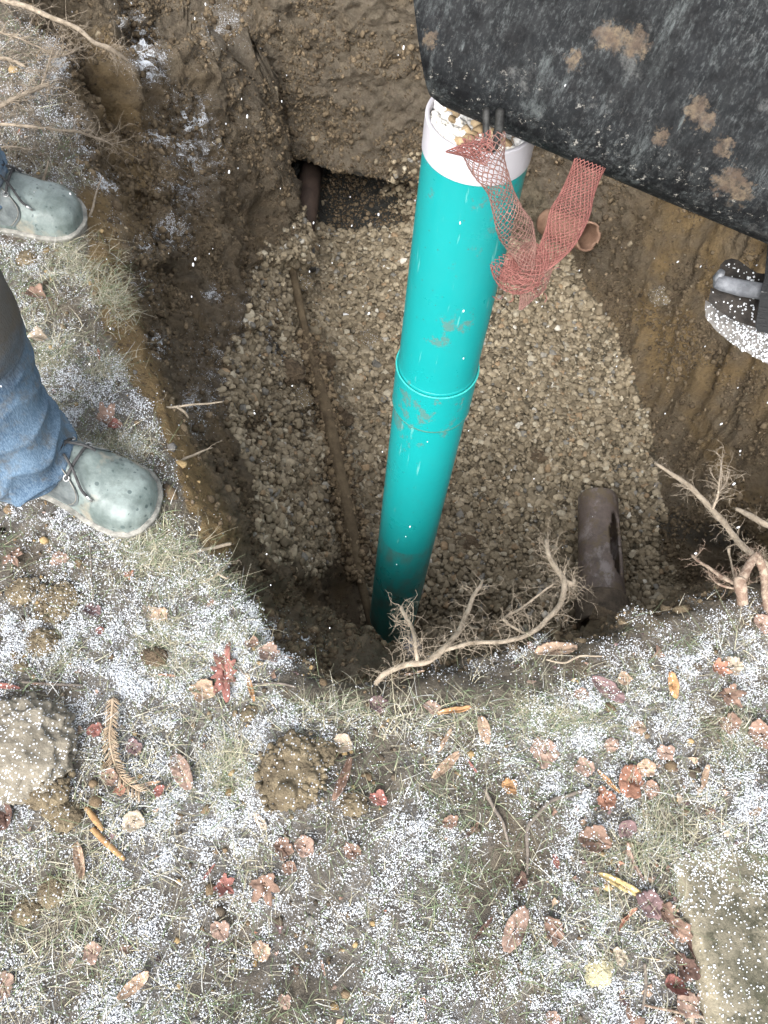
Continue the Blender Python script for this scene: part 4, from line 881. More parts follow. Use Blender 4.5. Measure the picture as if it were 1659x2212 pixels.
def boot(heel, hdir, flip, label):
    sx_ = np.array(hdir); sy_ = np.array([-sx_[1], sx_[0], 0]) * flip; L = .315
    X_ = np.array([0, .02, .06, .11, .16, .20, .235, .265, .29, .306, .315]); Wd = 1.32 * np.array([.022, .034, .040, .040, .046, .054, .057, .055, .046, .030, .006]); Ht = 1.25 * np.array([.10, .12, .125, .125, .105, .086, .076, .071, .064, .052, .035])
    Cn = np.array([0, 0, 0, 0, -.002, -.003, -.002, .001, .005, .008, .01])
    Lw = np.interp
    def sec(x): return Lw(x, X_, Wd), Lw(x, X_, Ht), Lw(x, X_, Cn)
    def W3(x, y, z): return heel + sx_ * x + sy_ * y + np.array([0, 0, 1.]) * z
    def surf(x, ph, o=0):                                # ph 0..pi over the top from one side to the other
        w_, h_, c_ = sec(x); e = .72 if x > .15 else .8
        y = c_ + (w_ + o) * math.copysign(abs(math.cos(ph)) ** e, math.cos(ph)); z = .022 + (h_ - .022 + o) * abs(math.sin(ph)) ** (e + .12); return W3(x, y, z)
    n = 40; xs_ = list(np.linspace(0, .26, 40)) + list(.26 + .055 * np.sin(np.linspace(.08, 1.57, 16))); V = []; Fc = []
    for x in xs_:
        for k in range(n + 1): V.append(surf(x, math.pi * k / n))
    for i in range(len(xs_) - 1):
        for k in range(n): Fc.append((i*(n+1)+k, i*(n+1)+k+1, (i+1)*(n+1)+k+1, (i+1)*(n+1)+k))
        Fc.append((i*(n+1), (i+1)*(n+1), (i+1)*(n+1)+n, i*(n+1)+n))
    Fc.append(tuple(range(n+1))); Fc.append(tuple((len(xs_)-1)*(n+1)+k for k in range(n+1))[::-1])
    for j in range(len(V)): V[j] = V[j] + np.array([0, 0, .0010]) * float(vnoise(V[j] * 60, 7)) * 1.5
    for j in range(len(V)):                               # creases across the flex of the toes
        q = (V[j] - heel) @ sx_; z_ = V[j][2] - heel[2]
        if z_ > .035: V[j] = V[j] - np.array([0, 0, 1.]) * .0030 * sum(math.exp(-((q - c0 + .012 * math.sin(((V[j] - heel) @ sy_) * 60 + c0 * 99)) / .0035) ** 2) for c0 in (.205, .222, .238))
    bt = MB(); bt.add(V, Fc)
    # ankle shaft
    a0 = W3(.062, 0, .08); a1 = W3(.055, 0, .19); bt.tube([a0, (a0 + a1) / 2, a1], [.052, .050, .050], 28)
    b = bt.build('boot', M['boot'], person); b['label'] = label
    # sole: outline with welt
    so_ = MB(); m_ = 60; prof_ = [(.000, -.006, .000), (.003, .0, .0), (.005, .010, .0), (.0075, .019, 0), (.0095, .0235, 0), (.0075, .0265, 0), (-.004, .0275, 0)]
    xs2 = np.concatenate([np.linspace(0, .26, 40), .26 + .055 * np.sin(np.linspace(.05, 1.57, 20))]); loop = []
    for x in xs2: w_, h_, c_ = sec(x); loop.append((x, c_ + w_))
    for x in xs2[::-1]: w_, h_, c_ = sec(x); loop.append((x, c_ - w_))
    loop = np.array(loop); tn = np.roll(loop, -1, 0) - np.roll(loop, 1, 0); nn2 = np.stack([tn[:, 1], -tn[:, 0]], 1); nn2 /= np.linalg.norm(nn2, axis=1)[:, None] + 1e-9
    if (nn2[20] @ np.array([0, 1])) < 0: nn2 = -nn2
    Vs = []; q = len(loop)
    for o_, z, _ in prof_:
        for j in range(q): Vs.append(W3(loop[j, 0] + nn2[j, 0] * o_, loop[j, 1] + nn2[j, 1] * o_, z))
    Fs = [(i*q+j, i*q+(j+1) % q, (i+1)*q+(j+1) % q, (i+1)*q+j) for i in range(len(prof_)-1) for j in range(q)] + [tuple(range(q)), tuple((len(prof_)-1)*q+j for j in range(q))[::-1]]
    so_.add(Vs, Fs); so_.build('sole', M['sole'], b)
    st = MB()
    for side_ in (0, 1):                                  # quarters with eyelets and laces
        V = []; Fc = []; r1, r2 = 22, 14
        for i in range(r1 + 1):
            for j in range(r2 + 1):
                fx = i / r1; fy = j / r2; ph = .12 + fy * 1.12; front = .192 - .030 * (2 * fy - 1.0) ** 2 - .03 * max(fy - .6, 0)
                x = .02 + (front - .02) * fx; V.append(surf(x, ph if side_ == 0 else math.pi - ph, .0028))
        Fc = [(i*(r2+1)+j, i*(r2+1)+j+1, (i+1)*(r2+1)+j+1, (i+1)*(r2+1)+j) for i in range(r1) for j in range(r2)]
        for j in range(r2 + 1): pass
        k0 = len(V); ed = [r1*(r2+1)+j for j in range(r2+1)]
        for e_ in ed: V.append(V[e_] - np.array([0, 0, .004]))
        Fc += [(ed[j], ed[j+1], k0+j+1, k0+j) for j in range(r2)]
        st.add(V, Fc)
    st.build('quarter', M['boot_dark'], b)
    for side_ in (0, 1):
        e = MB(); pts = []
        for fy in np.linspace(0, 1, 15): ph = .12 + fy * 1.12; x = .192 - .030 * (2 * fy - 1.0) ** 2 - .03 * max(fy - .6, 0) - .004; pts.append(surf(x, ph if side_ == 0 else math.pi - ph, .0034))
        e.tube(pts, .0011, 5); e.build('seam', M['sole'], b)
    for side_ in (0, 1):
        for x in (.166, .136):
            ph = 1.02 if side_ == 0 else math.pi - 1.02; c_ = surf(x, ph, .0045); e = MB(); nr_ = surf(x, ph, .02) - c_; nr_ /= np.linalg.norm(nr_); a = np.cross(nr_, sx_); a /= np.linalg.norm(a); bb = np.cross(nr_, a)
            e.tube([c_ + .0058 * (math.cos(w) * a + math.sin(w) * bb) for w in np.linspace(0, 2 * math.pi, 14)], .0016, 6, False); e.build('eyelet', M['steel'], b)
    lc = MB()
    for x in (.166, .136):
        lc.tube(smooth_path([surf(x, 1.02, .003), surf(x + .004, 1.3, .009), surf(x + .006, math.pi / 2, .013), surf(x + .004, math.pi - 1.3, .009), surf(x, math.pi - 1.02, .003)], 4), .0032, 8)
    lc.tube(smooth_path([surf(.15, 1.5, .012), surf(.175, 1.35, .014), surf(.198, 1.05, .010), surf(.21, .95, .006)], 5), .0028, 8)
    lc.tube(smooth_path([surf(.14, 1.7, .014), surf(.17, 1.8, .016), surf(.185, 1.9, .008)], 5), .0028, 8)
    lc.build('lace', M['lace'], b)
    tg = MB(); tg.tube([surf(.205, .97, .007), surf(.222, .88, .004)], .0026, 8); tg.build('lace_tip', M['steel'], b); return b
boot(heel1, hd, -1, 'nearer boot, pale green grey leather spotted with dark drops, toe over the grass')
boot(heel2, hd2, -1, 'farther boot, nearly white on top, half hidden by the jeans')

# ---------------------------------------------------------------- concrete slab, clods, stones
def mat_slab():
    t = NT('concrete')
    c = t.mix(t.ramp(t.noise(9, 9, .75), [(.35, 0), (.62, 1)]), (.085, .08, .058), (.25, .222, .165))
    c = t.mix(t.ramp(t.noise(26, 9, .8), [(.48, 0), (.58, 1)]), c, (.06, .058, .04))
    c = t.mix(t.math('MULTIPLY', t.ramp(t.noise(4, 5, .7), [(.52, 0), (.7, 1)]), .5), c, (.17, .18, .10))
    edge = t.ramp(t.attr('worn'), [(.2, 0), (.8, 1)]); c = t.mix(t.math('MULTIPLY', edge, t.ramp(t.noise(20, 6, .7), [(.35, .2), (.6, .8)])), c, (.33, .29, .21))
    v = t.n.new('ShaderNodeTexVoronoi'); v.inputs['Scale'].default_value = 250; t.L(t.tc, v.inputs['Vector']); sp_ = t.n.new('ShaderNodeSeparateColor'); t.L(v.outputs['Color'], sp_.inputs[0])
    m_ = t.math('MULTIPLY', t.math('LESS_THAN', sp_.outputs[0], t.math('MULTIPLY', t.ramp(t.noise(9, 5, .7), [(.42, 0), (.66, 1)]), .30)), t.math('LESS_THAN', v.outputs['Distance'], .33)); c = t.mix(m_, c, (.75, .78, .82))
    return t.out(c, .92, t.bump(t.noise(60, 10, .75), .005, 1), .2)
Z0 = .035; ol = [at(u, v, Z0) for u, v in ((1462, 1862), (1474, 1925), (1492, 2000), (1512, 2080), (1530, 2150), (1550, 2230), (1580, 2340), (1700, 2700), (2400, 2900), (2500, 1800), (2100, 1700), (1800, 1760), (1640, 1790), (1540, 1812), (1490, 1838))]
ol = resample(np.array(ol), .012, True); ctr = ol.mean(0); tn = np.roll(ol, -1, 0) - np.roll(ol, 1, 0); on = np.stack([tn[:, 1], -tn[:, 0], tn[:, 0] * 0], 1); on /= np.linalg.norm(on, axis=1)[:, None]; on *= np.sign((on * (ctr - ol)).sum(1))[:, None]
rows = []; wn = []
for ins, z, w in ((.0, -.06, .3), (-.002, .0, .6), (.001, .022, 1), (.009, .031, 1), (.016, .034, .6)):
    q = ol + on * ins; q[:, 2] = z; q += on * (fbm(q, 24, 3, 201) * .005)[:, None]; q[:, 2] += fbm(q, 20, 3, 205) * .003; rows.append(q); wn.append(np.full(len(q), w))
for f_ in (.06, .14, .3, .5, .7, .9, .999):
    q = rows[4] * (1 - f_) + (ctr + [0, 0, 0]) * f_; q[:, 2] = .035 + fbm(q, 8, 3, 207) * .003; rows.append(q); wn.append(np.zeros(len(q)))
q_ = len(ol); Fc = [(i*q_+j, i*q_+(j+1) % q_, (i+1)*q_+(j+1) % q_, (i+1)*q_+j) for i in range(len(rows)-1) for j in range(q_)]
SV = np.vstack(rows); SV[:, 2] -= .024 * sm(SV[:, 1], .05, .26)
sm_ = np_mesh('concrete_slab', SV, Fc, attrs=dict(worn=np.concatenate(wn))); fixn(sm_)
tag(link('concrete_slab', sm_, None, mat_slab()), 'mottled mossy old concrete slab with worn pale edge at lower right corner', 'slab')
cV, cF = ico(5); CL = [
 (35, 1620, .085, .28, 'clod_pale', 'large pale tan rock at the left edge, biggest lump on the lawn'), (100, 1700, .035, .6, 'clod', 'crumbling clod at the foot of the large pale rock'),
 (635, 1665, .054, .2, 'clod', 'rough brown earth clod in the middle of the lawn under the green pipe'), (600, 1700, .030, .35, 'clod', 'smaller clod touching the left side of the middle clod'), (690, 1632, .026, .4, 'clod', 'small clod touching the upper right of the middle clod'),
 (762, 1738, .022, .6, 'clod', 'yellowish clod just below the rolled brown leaf'), (125, 1305, .038, .25, 'clod', 'flat ochre clod below the nearer boot'), (50, 1278, .026, .4, 'clod', 'round brown clod at left below the boot, beside the ochre one'), (92, 1390, .028, .6, 'clod', 'ochre lump on snow well below the nearer boot'),
 (45, 1440, .013, .6, 'clod', 'small tan stone between snow and the red leaf at left edge'), (335, 1420, .020, .6, 'clod_wet', 'dark earth lump under the grass tuft beside the pit edge'), (538, 1542, .014, .6, 'clod', 'yellow flat pebble on the snow below the orange leaf strip'),
 (1295, 2097, .020, .4, 'yellow', 'crumbly pale yellow lump left of the concrete slab edge'), (145, 1765, .022, .6, 'clod', 'knobbly yellow clod above the orange stick'), (120, 1745, .018, .6, 'clod', 'knobbly brown clod left of the yellow clod above the orange stick'),
 (60, 560, .022, .6, 'clod', 'pale clod beside the farther boot'), (5, 470, .02, .7, 'clod', 'pale clod touching the jeans at the left edge'), (640, 560, .0, .6, 'clod', ''), (115, 1925, .02, .4, 'clod', 'flat tan clod left of the tuft at lower left'), (60, 1965, .02, .45, 'clod', 'wide brown clod near lower left corner'), (15, 690, .018, .6, 'clod', 'small yellow clod between the two boots')]
M['yellow'] = mat_plain('yellow_lump', (.3, .27, .16), (.45, .41, .28), 40, .95, .005)
for (u, v, r_, sq, mt, lb) in CL:
    if not r_ : continue
    h, nn0 = pick(u, v); k = int(u * 7 + v) % 97; rk = .35 if mt == 'clod_pale' else 1; V = cV * (1 + rk * .33 * fbm(cV + k, 1.3, 4, k) + .26 * fbm(cV + k, 4.5, 3, k + 2) + .14 * fbm(cV + k, 11, 2, k + 4))[:, None] * np.array([r_ * 1.15, r_, r_ * sq]); a = k
    V = V @ np.array([[math.cos(a), math.sin(a), 0], [-math.sin(a), math.cos(a), 0], [0, 0, 1]]) + [0, 0, r_ * sq * .25]
    Fa = [tuple(f) for f in cF]; V = list(V)
    if r_ > .02 and mt != 'clod_pale':                                            # crumbling skirt of the same lump
        for _ in range(int(r_ * 4200)):
            q = rng.uniform(0, 6.28); d = r_ * abs(rng.normal(.85, .22)); rs = rng.lognormal(math.log(min(r_ * .075, .0042)), .45); o_ = len(V); zc = max(0, (1 - (d / r_) ** 2)) ** .5 * r_ * sq * .9 + rs * .3
            V += list(v1 * rs * (1 + .5 * fbm(v1 + _, 1.1, 2, _))[:, None] + [d * math.cos(q), d * math.sin(q), zc]); Fa += [tuple(x + o_ for x in f) for f in f1]
    o = link('dirt_clod', py_mesh('dirt_clod', V, Fa), None, M[mt]); o.location = h; tag(o, lb, 'clod', 'earth clods and stones lying about the lawn')
for (u, v, r_, mt, lb) in [(620, 800, .055, 'clod_wet', 'dark wet clay lump on the gravel bench beside the muddy pole'), (700, 780, .04, 'clod_wet', 'dark clod on the gravel just right of the muddy pole'), (795, 735, .05, 'clod', 'brown earth clod on the gravel left of the green pipe'), (650, 610, .045, 'clod', 'clod at the foot of the reddish pipe coupling'),
        (735, 905, .045, 'clod_wet', 'dark clod beside the soil-covered middle of the pole'), (1010, 1175, .04, 'clod_wet', 'dirty clod on the gravel right of the pipe foot'), (1160, 985, .035, 'clod_wet', 'dark clod half sunk in the gravel right of the pipe coupling'), (1305, 1340, .03, 'clod_wet', 'wet clod in front of the broken clay pipe'), (560, 1010, .035, 'clod', 'earthy clod sunk in the gravel bench'), (640, 860, .05, 'clod', 'brown earth lump against the muddy pole'),
        (1430, 640, .05, 'clod', 'earth lump on the right bank below the bucket'), (905, 405, .04, 'clod', 'lump of soil and stones left of the white pipe band')]:
    h, nn0 = pick(u, v); k = int(u + v) % 89; V = cV * (1 + .35 * fbm(cV + k, 1.4, 4, k) + .26 * fbm(cV + k, 5, 3, k + 2) + .13 * fbm(cV + k, 12, 2, k + 4))[:, None] * np.array([r_ * 1.2, r_, r_ * .55])
    o = link('dirt_clod', py_mesh('dirt_clod', V, cF), None, M[mt]); o.location = h; tag(o, lb, 'clod', 'earth clods lying in the pit')
h, nn0 = pick(748, 684); o = link('white_stone', py_mesh('white_stone', pro[3][0] * [.017, .012, .009], pro[3][1]), None, mat_plain('white_quartz', (.6, .6, .6), (.8, .8, .8), 40, .6, .001)); o.location = h + nn0 * .008; tag(o, 'bright white stone on the gravel left of the green pipe', 'stone')

# ---------------------------------------------------------------- roots and sticks
def rootlets(mb, sp, rad, n, Lr, seed, gen=2):
    rg = random.Random(seed)
    for _ in range(n):
        i = rg.randrange(2, len(sp) - 1); p = np.array(sp[i]); d = np.array([rg.gauss(0, 1), rg.gauss(0, 1), rg.gauss(.1, .6)]); t_ = sp[min(i+1, len(sp)-1)] - sp[i-1]; d += t_ / (np.linalg.norm(t_) + 1e-9) * rg.uniform(.2, 1.2); d /= np.linalg.norm(d)
        L = Lr * rg.uniform(.4, 1.5); pts = [p]; st = 6
        for s_ in range(st):
            d = d + np.array([rg.gauss(0, .35), rg.gauss(0, .35), rg.gauss(-.04, .3)]); d /= np.linalg.norm(d); pts.append(pts[-1] + d * L / st)
        r0 = rad * rg.uniform(.8, 1.4); mb.tube(pts, list(np.linspace(r0, r0 * .35, len(pts))), 5)
        if gen > 1 and rg.random() < .8: rootlets(mb, pts, rad * .6, 3, Lr * .45, rg.randrange(9999), gen - 1)
def root(name, branches, label, cat, mat='root', fine=0, fl=.04, fr=.0005, seed=0, red=None, group=None, coord='z'):
    o = thing(name, branches[0][0][0] if False else (at(*branches[0][0][0])), label, cat, group); mb = MB(); fm = MB()
    for pts, rads in branches:
        sp = smooth_path([at(*p) for p in pts], 6); w_ = np.stack([fbm(sp, 22, 2, 300 + seed + k) for k in range(3)], 1) * .004; w_[0] = 0; sp = sp + w_
        r_ = np.interp(np.linspace(0, 1, len(sp)), np.linspace(0, 1, len(rads)), rads) * (1 + .16 * fbm(sp, 60, 2, 310 + seed)); mb.tube(sp, r_, 10, True, .06)
        if fine: rootlets(fm, sp, fr, max(2, int(fine * len(sp) / 20)), fl, seed * 31 + len(pts))
    part(mb, 'main_root' if fine else 'stem', M[mat], o)
    if fine: part(fm, 'rootlets', M[mat], o)['kind'] = 'stuff'
    return o
RG = 'roots sticking out of the cut edge of the pit'
root('tree_root', [([(-60, -25, .02), (0, -2, .03), (60, 15, .03), (110, 38, .02), (165, 60, 0), (205, 92, -.03), (235, 104, -.05), (258, 118, -.07), (277, 134, -.1)], [.009, .008, .008, .007, .0068, .0065, .0078, .0055, .004])], 'thick pale root curving over the pit from the top left corner', 'root', fine=40, fl=.075, fr=.0007, seed=1, group=RG)
root('tree_root', [([(-80, 250, .03), (0, 232, .03), (30, 214, .03), (62, 198, .03), (105, 182, .02)], [.006, .006, .006, .006, .005])], 'stout broken root end pointing right, above the farther boot', 'root', fine=60, fl=.085, fr=.0008, seed=2, group=RG)
root('tree_root', [([(-60, 265, .02), (20, 270, .02), (75, 275, .02), (130, 282, 0), (180, 288, -.03), (215, 300, -.06), (241, 312, -.09)], [.005, .0045, .0042, .004, .0036, .0034, .0022])], 'long thin root reaching right above the farther boot', 'root', fine=60, fl=.08, fr=.0007, seed=3, group=RG)
root('tree_root', [([(-40, 120, .03), (20, 130, .02), (55, 142, .02)], [.006, .0055, .004]), ([(90, 190, .0), (108, 130, .02), (125, 75, .0)], [.003, .0025, .0012]), ([(105, 128, .02), (150, 115, 0), (180, 100, -.02)], [.002, .0018, .001])], 'forked pale root on snow at the upper left edge', 'root', fine=50, fl=.08, fr=.0007, seed=4, group=RG)
root('tree_root', [([(185, 490, -.03), (200, 455, .0), (210, 410, -.02), (222, 380, -.06)], [.004, .003, .0022, .0012]), ([(172, 440, 0), (168, 470, .02), (178, 510, .0), (190, 545, -.04)], [.004, .005, .0055, .003])], 'thin root standing at the toe of the farther boot', 'root', fine=8, seed=5, group=RG)
root('tree_root', [([(-30, 330, .02), (10, 318, .03), (50, 322, .02), (85, 330, 0)], [.003, .0028, .002, .001])], 'fine root on dark soil just above the farther boot', 'root', fine=40, fl=.07, fr=.0007, seed=21, group=RG)
root('tree_root', [([(-40, 60, .03), (20, 75, .03), (70, 95, .01), (120, 120, -.02)], [.004, .0035, .003, .0015])], 'thin root below the thick one at the top left corner', 'root', fine=60, fl=.08, fr=.0007, seed=22, group=RG)
root('tree_root', [([(92, 400, .02), (100, 370, .04), (104, 348, .05)], [.004, .003, .0015])], 'short broken rootlet right behind the farther boot', 'root', fine=0, seed=6, group=RG)
root('tree_root', [([(262, 893, .01), (300, 882, .0), (345, 880, -.02), (380, 878, -.04), (430, 873, -.06), (482, 868, -.08)], [.003, .0034, .003, .003, .0024, .0014]), ([(383, 878, -.04), (400, 890, -.06), (408, 902, -.08)], [.003, .0035, .002])], 'thin brown twig reaching right from the leaf above the nearer boot', 'root', fine=2, seed=7, group=RG)
root('tree_root', [([(350, 1015, -.02), (385, 998, -.02), (425, 978, -.05), (460, 968, -.08)], [.003, .0034, .0028, .001])], 'short straw coloured rootlet above the toe of the nearer boot', 'root', fine=6, seed=8, group=RG)
root('tree_root', [([(400, 1196, .01), (435, 1190, .0), (470, 1180, -.02), (497, 1174, -.03)], [.0035, .0042, .004, .0035])], 'blunt grey stick end over the pit edge below the nearer boot', 'root', fine=0, seed=9, group=RG)
root('tree_root', [([(430, 1262, .0), (455, 1250, .01), (480, 1235, .0), (492, 1222, -.02)], [.003, .0035, .003, .002]), ([(470, 1240, .01), (490, 1250, 0), (500, 1240, -.02)], [.0025, .002, .001])], 'small crooked root over the pit edge left of the dark hollow', 'root', fine=4, seed=10, group=RG)
root('tree_root', [([(812, 1478, .0), (835, 1452, .01), (880, 1436, .01), (925, 1430, .01), (960, 1402, -.0), (985, 1372, -.03), (1002, 1338, -.06), (1022, 1295, -.09), (1043, 1252, -.12)], [.005, .0055, .006, .0065, .0062, .006, .0055, .005, .003]),
                  ([(903, 1432, .01), (898, 1395, .02), (888, 1360, .0), (878, 1335, -.02), (868, 1312, -.04)], [.0045, .004, .0038, .0036, .004]),
                  ([(960, 1405, 0), (1020, 1390, .0), (1090, 1385, -.02), (1140, 1370, -.04), (1185, 1335, -.06), (1212, 1300, -.08), (1218, 1255, -.10), (1198, 1222, -.12), (1185, 1195, -.13), (1177, 1168, -.15)], [.004, .004, .0045, .005, .0055, .006, .0066, .006, .0055, .005]),
                  ([(1218, 1258, -.1), (1236, 1262, -.1), (1240, 1250, -.1)], [.007, .006, .004]), ([(1140, 1372, -.04), (1090, 1340, -.06), (1130, 1310, -.08), (1200, 1262, -.1)], [.003, .003, .0025, .002])],
     'big branching root over the near lip of the pit beside the green pipe foot', 'root', fine=40, fl=.055, seed=11, group=RG)
root('tree_root', [([(1660, 1225, .0), (1625, 1195, .02), (1590, 1165, .0), (1560, 1125, -.02), (1530, 1090, -.04), (1490, 1052, -.06), (1455, 1028, -.08), (1415, 1000, -.1)], [.008, .007, .007, .0065, .0065, .006, .005, .003]), ([(1540, 1100, -.03), (1552, 1060, 0), (1558, 1020, .0), (1560, 985, -.02)], [.003, .0024, .002, .001]), ([(1548, 1070, 0), (1570, 1040, -.02), (1576, 1015, -.03)], [.002, .0016, .001])],
     'longest root on the right, slanting up and left over the bank', 'root', fine=34, fl=.045, seed=12, group=RG)
root('tree_root', [([(1604, 1305, .02), (1600, 1270, .05), (1598, 1245, .06)], [.011, .012, .010]), ([(1600, 1255, .06), (1618, 1225, .06), (1634, 1198, .06)], [.010, .009, .007]), ([(1634, 1200, .06), (1650, 1240, .03), (1655, 1290, .02), (1665, 1340, .0)], [.008, .009, .009, .010]), ([(1592, 1262, .05), (1560, 1245, .03), (1525, 1222, .01), (1495, 1200, -.02)], [.004, .004, .0035, .003]), ([(1590, 1270, .04), (1555, 1262, .02), (1530, 1240, .0)], [.003, .0026, .002])],
     'thick torn root stub with raw reddish wood at the right pit edge', 'root', mat='root_red', fine=20, fl=.04, seed=13, group=RG)
root('tree_root', [([(1575, 1184, -.02), (1576, 1200, -.02), (1585, 1235, -.01), (1592, 1262, .0)], [.004, .0022, .002, .002])], 'fine upright root with knobbed tip left of the torn stub', 'root', fine=0, seed=14, group=RG)
root('tree_root', [([(1700, 1145, -.1), (1650, 1132, -.12), (1620, 1115, -.14), (1590, 1100, -.16)], [.008, .0075, .007, .005])], 'short grey root end at the right edge above the torn stub', 'root', fine=10, seed=15, group=RG)
root('tree_root', [([(1180, 1425, .01), (1220, 1432, .012), (1262, 1418, .01), (1330, 1422, 0)], [.0018, .0022, .002, .0015])], 'slim dry stem lying on the lip of the pit right of the big root', 'root', fine=0, seed=16, group=RG)
root('tree_root', [([(590, 62, -.6), (608, 78, -.62), (632, 82, -.62), (662, 80, -.63)], [.005, .006, .006, .005])], 'pale rootlet on the far wall near the top of the picture', 'root', fine=0, seed=17, group=RG)
SG = 'sticks lying on the lawn'
def stick(pts, rads, label, mat='root_dark', lift=.006, n=8):
    P_ = [pick(u, v)[0] + [0, 0, lift] for u, v in pts]; sp = smooth_path(P_, 6); mb = MB(); mb.tube(sp, np.interp(np.linspace(0, 1, len(sp)), np.linspace(0, 1, len(rads)), rads) * (1 + .12 * fbm(sp, 70, 2, 4)), n, True, .06)
    o = mb.build('stick', M[mat]); return tag(o, label, 'stick', SG)
M['orange'] = mat_plain('orange_wood', (.2, .11, .05), (.38, .25, .12), 60, .85, .002, snow=.08)
stick([(187, 1745), (205, 1768), (225, 1795)], [.004, .006, .003], 'upper of the two orange bark splinters at lower left', 'orange')
stick([(200, 1790), (225, 1815), (250, 1838), (271, 1858)], [.0045, .005, .005, .003], 'lower and longer of the two orange bark splinters at lower left', 'orange')
stick([(1275, 1702), (1230, 1718), (1190, 1730), (1158, 1762), (1138, 1790), (1138, 1840), (1137, 1890)], [.003, .0035, .004, .004, .004, .003, .002], 'dark curved twig bent like a hook on the right half of the lawn')
stick([(1045, 1705), (1065, 1745), (1085, 1780), (1098, 1830)], [.003, .0035, .003, .002], 'dark straight twig left of the hooked twig')
stick([(50, 1475), (110, 1480), (180, 1482)], [.002, .003, .002], 'grey twig beside the red leaf at the left edge')
stick([(1385, 2170), (1460, 2185), (1530, 2200), (1570, 2215)], [.002, .0025, .0025, .002], 'long reddish stem crossing toward the slab at the bottom right', 'root_red')
stick([(487, 1402), (515, 1440), (530, 1458), (545, 1440)], [.0015, .002, .0018, .001], 'thin dark stem by the red oak leaf')
stick([(1390, 2080), (1392, 2130), (1385, 2180)], [.0025, .003, .002], 'dark upright twig among leaves near the slab')
stick([(545, 1480), (600, 1478), (640, 1486)], [.002, .0025, .002], 'snowy twig at the near pit edge left of the big root')
stick([(195, 1160), (205, 1330)], [.0015, .0015], 'hair-thin dark stem between the boot and the tan leaf pair')
# spruce twig
sp = smooth_path([pick(u, v)[0] + [0, 0, .010] for u, v in ((247, 1512), (243, 1560), (240, 1600), (250, 1650), (268, 1685), (305, 1712))], 9); tw_ = thing('spruce_twig', sp[0], 'dry tan spruce twig with needles at left centre of the lawn', 'twig', None)
mb = MB(); mb.tube(sp, list(np.linspace(.0028, .0012, len(sp))), 6); M['needle'] = mat_plain('dry_needle', (.26, .19, .125), (.38, .30, .22), 50, .8, .0005); part(mb, 'twig_stem', M['needle'], tw_)
mb = MB()
for i in range(1, len(sp)):
    for s_ in (-1, 1):
        for j in range(2):
            t_ = sp[i] - sp[i-1]; t_ /= np.linalg.norm(t_); sd_ = np.cross(t_, [0, 0, 1]) * s_; L = random.uniform(.013, .021); p0 = sp[i] - t_ * random.random() * .006; d = sd_ * .8 + t_ * random.uniform(.5, .9) + np.array([0, 0, random.uniform(-.1, .35)]); d /= np.linalg.norm(d)
            mb.tube([p0, p0 + d * L * .5, p0 + d * L + [0, 0, -.001]], [.0009, .0010, .0005], 4)
part(mb, 'needles', M['needle'], tw_)

# ---------------------------------------------------------------- fallen leaves
LC = dict(tan=(.30, .215, .155), pale=(.32, .265, .205), brown=(.19, .125, .095), dark=(.10, .062, .05), red=(.21, .095, .08), rust=(.25, .13, .09), orange=(.33, .19, .095), pink=(.25, .175, .14), purple=(.15, .10, .10), yellow=(.38, .29, .14))
def outline(kind, th, rg):
    c = abs(math.cos(th / 2))
    if kind == 'maple':
        m_ = 0
        for c0, l0 in ((0, 1), (.95, .86), (-.95, .9), (1.85, .6), (-1.85, .55)): m_ = max(m_, l0 * max(0, 1 - abs(th - c0) / .52) ** .7)
        return .33 + .62 * m_ + .035 * math.sin(23 * th)
    if kind == 'oak': return (1 / math.sqrt((math.cos(th)) ** 2 + (math.sin(th) / .42) ** 2)) * (1 + .28 * math.sin(9 * th))
    if kind == 'thin': return 1 / math.sqrt(math.cos(th) ** 2 + (math.sin(th) / .17) ** 2)
    if kind == 'point': return (1 / math.sqrt(math.cos(th) ** 2 + (math.sin(th) / .44) ** 2)) * (1 + .03 * math.sin(23 * th))
    if kind == 'round': return .85 + .05 * math.sin(5 * th)
    return .74 + .26 * float(vnoise(np.array([math.cos(th) * 1.5 + rg, math.sin(th) * 1.5, rg * .7]), 8)) + .10 * float(vnoise(np.array([math.cos(th) * 5, math.sin(th) * 5, rg]), 9))
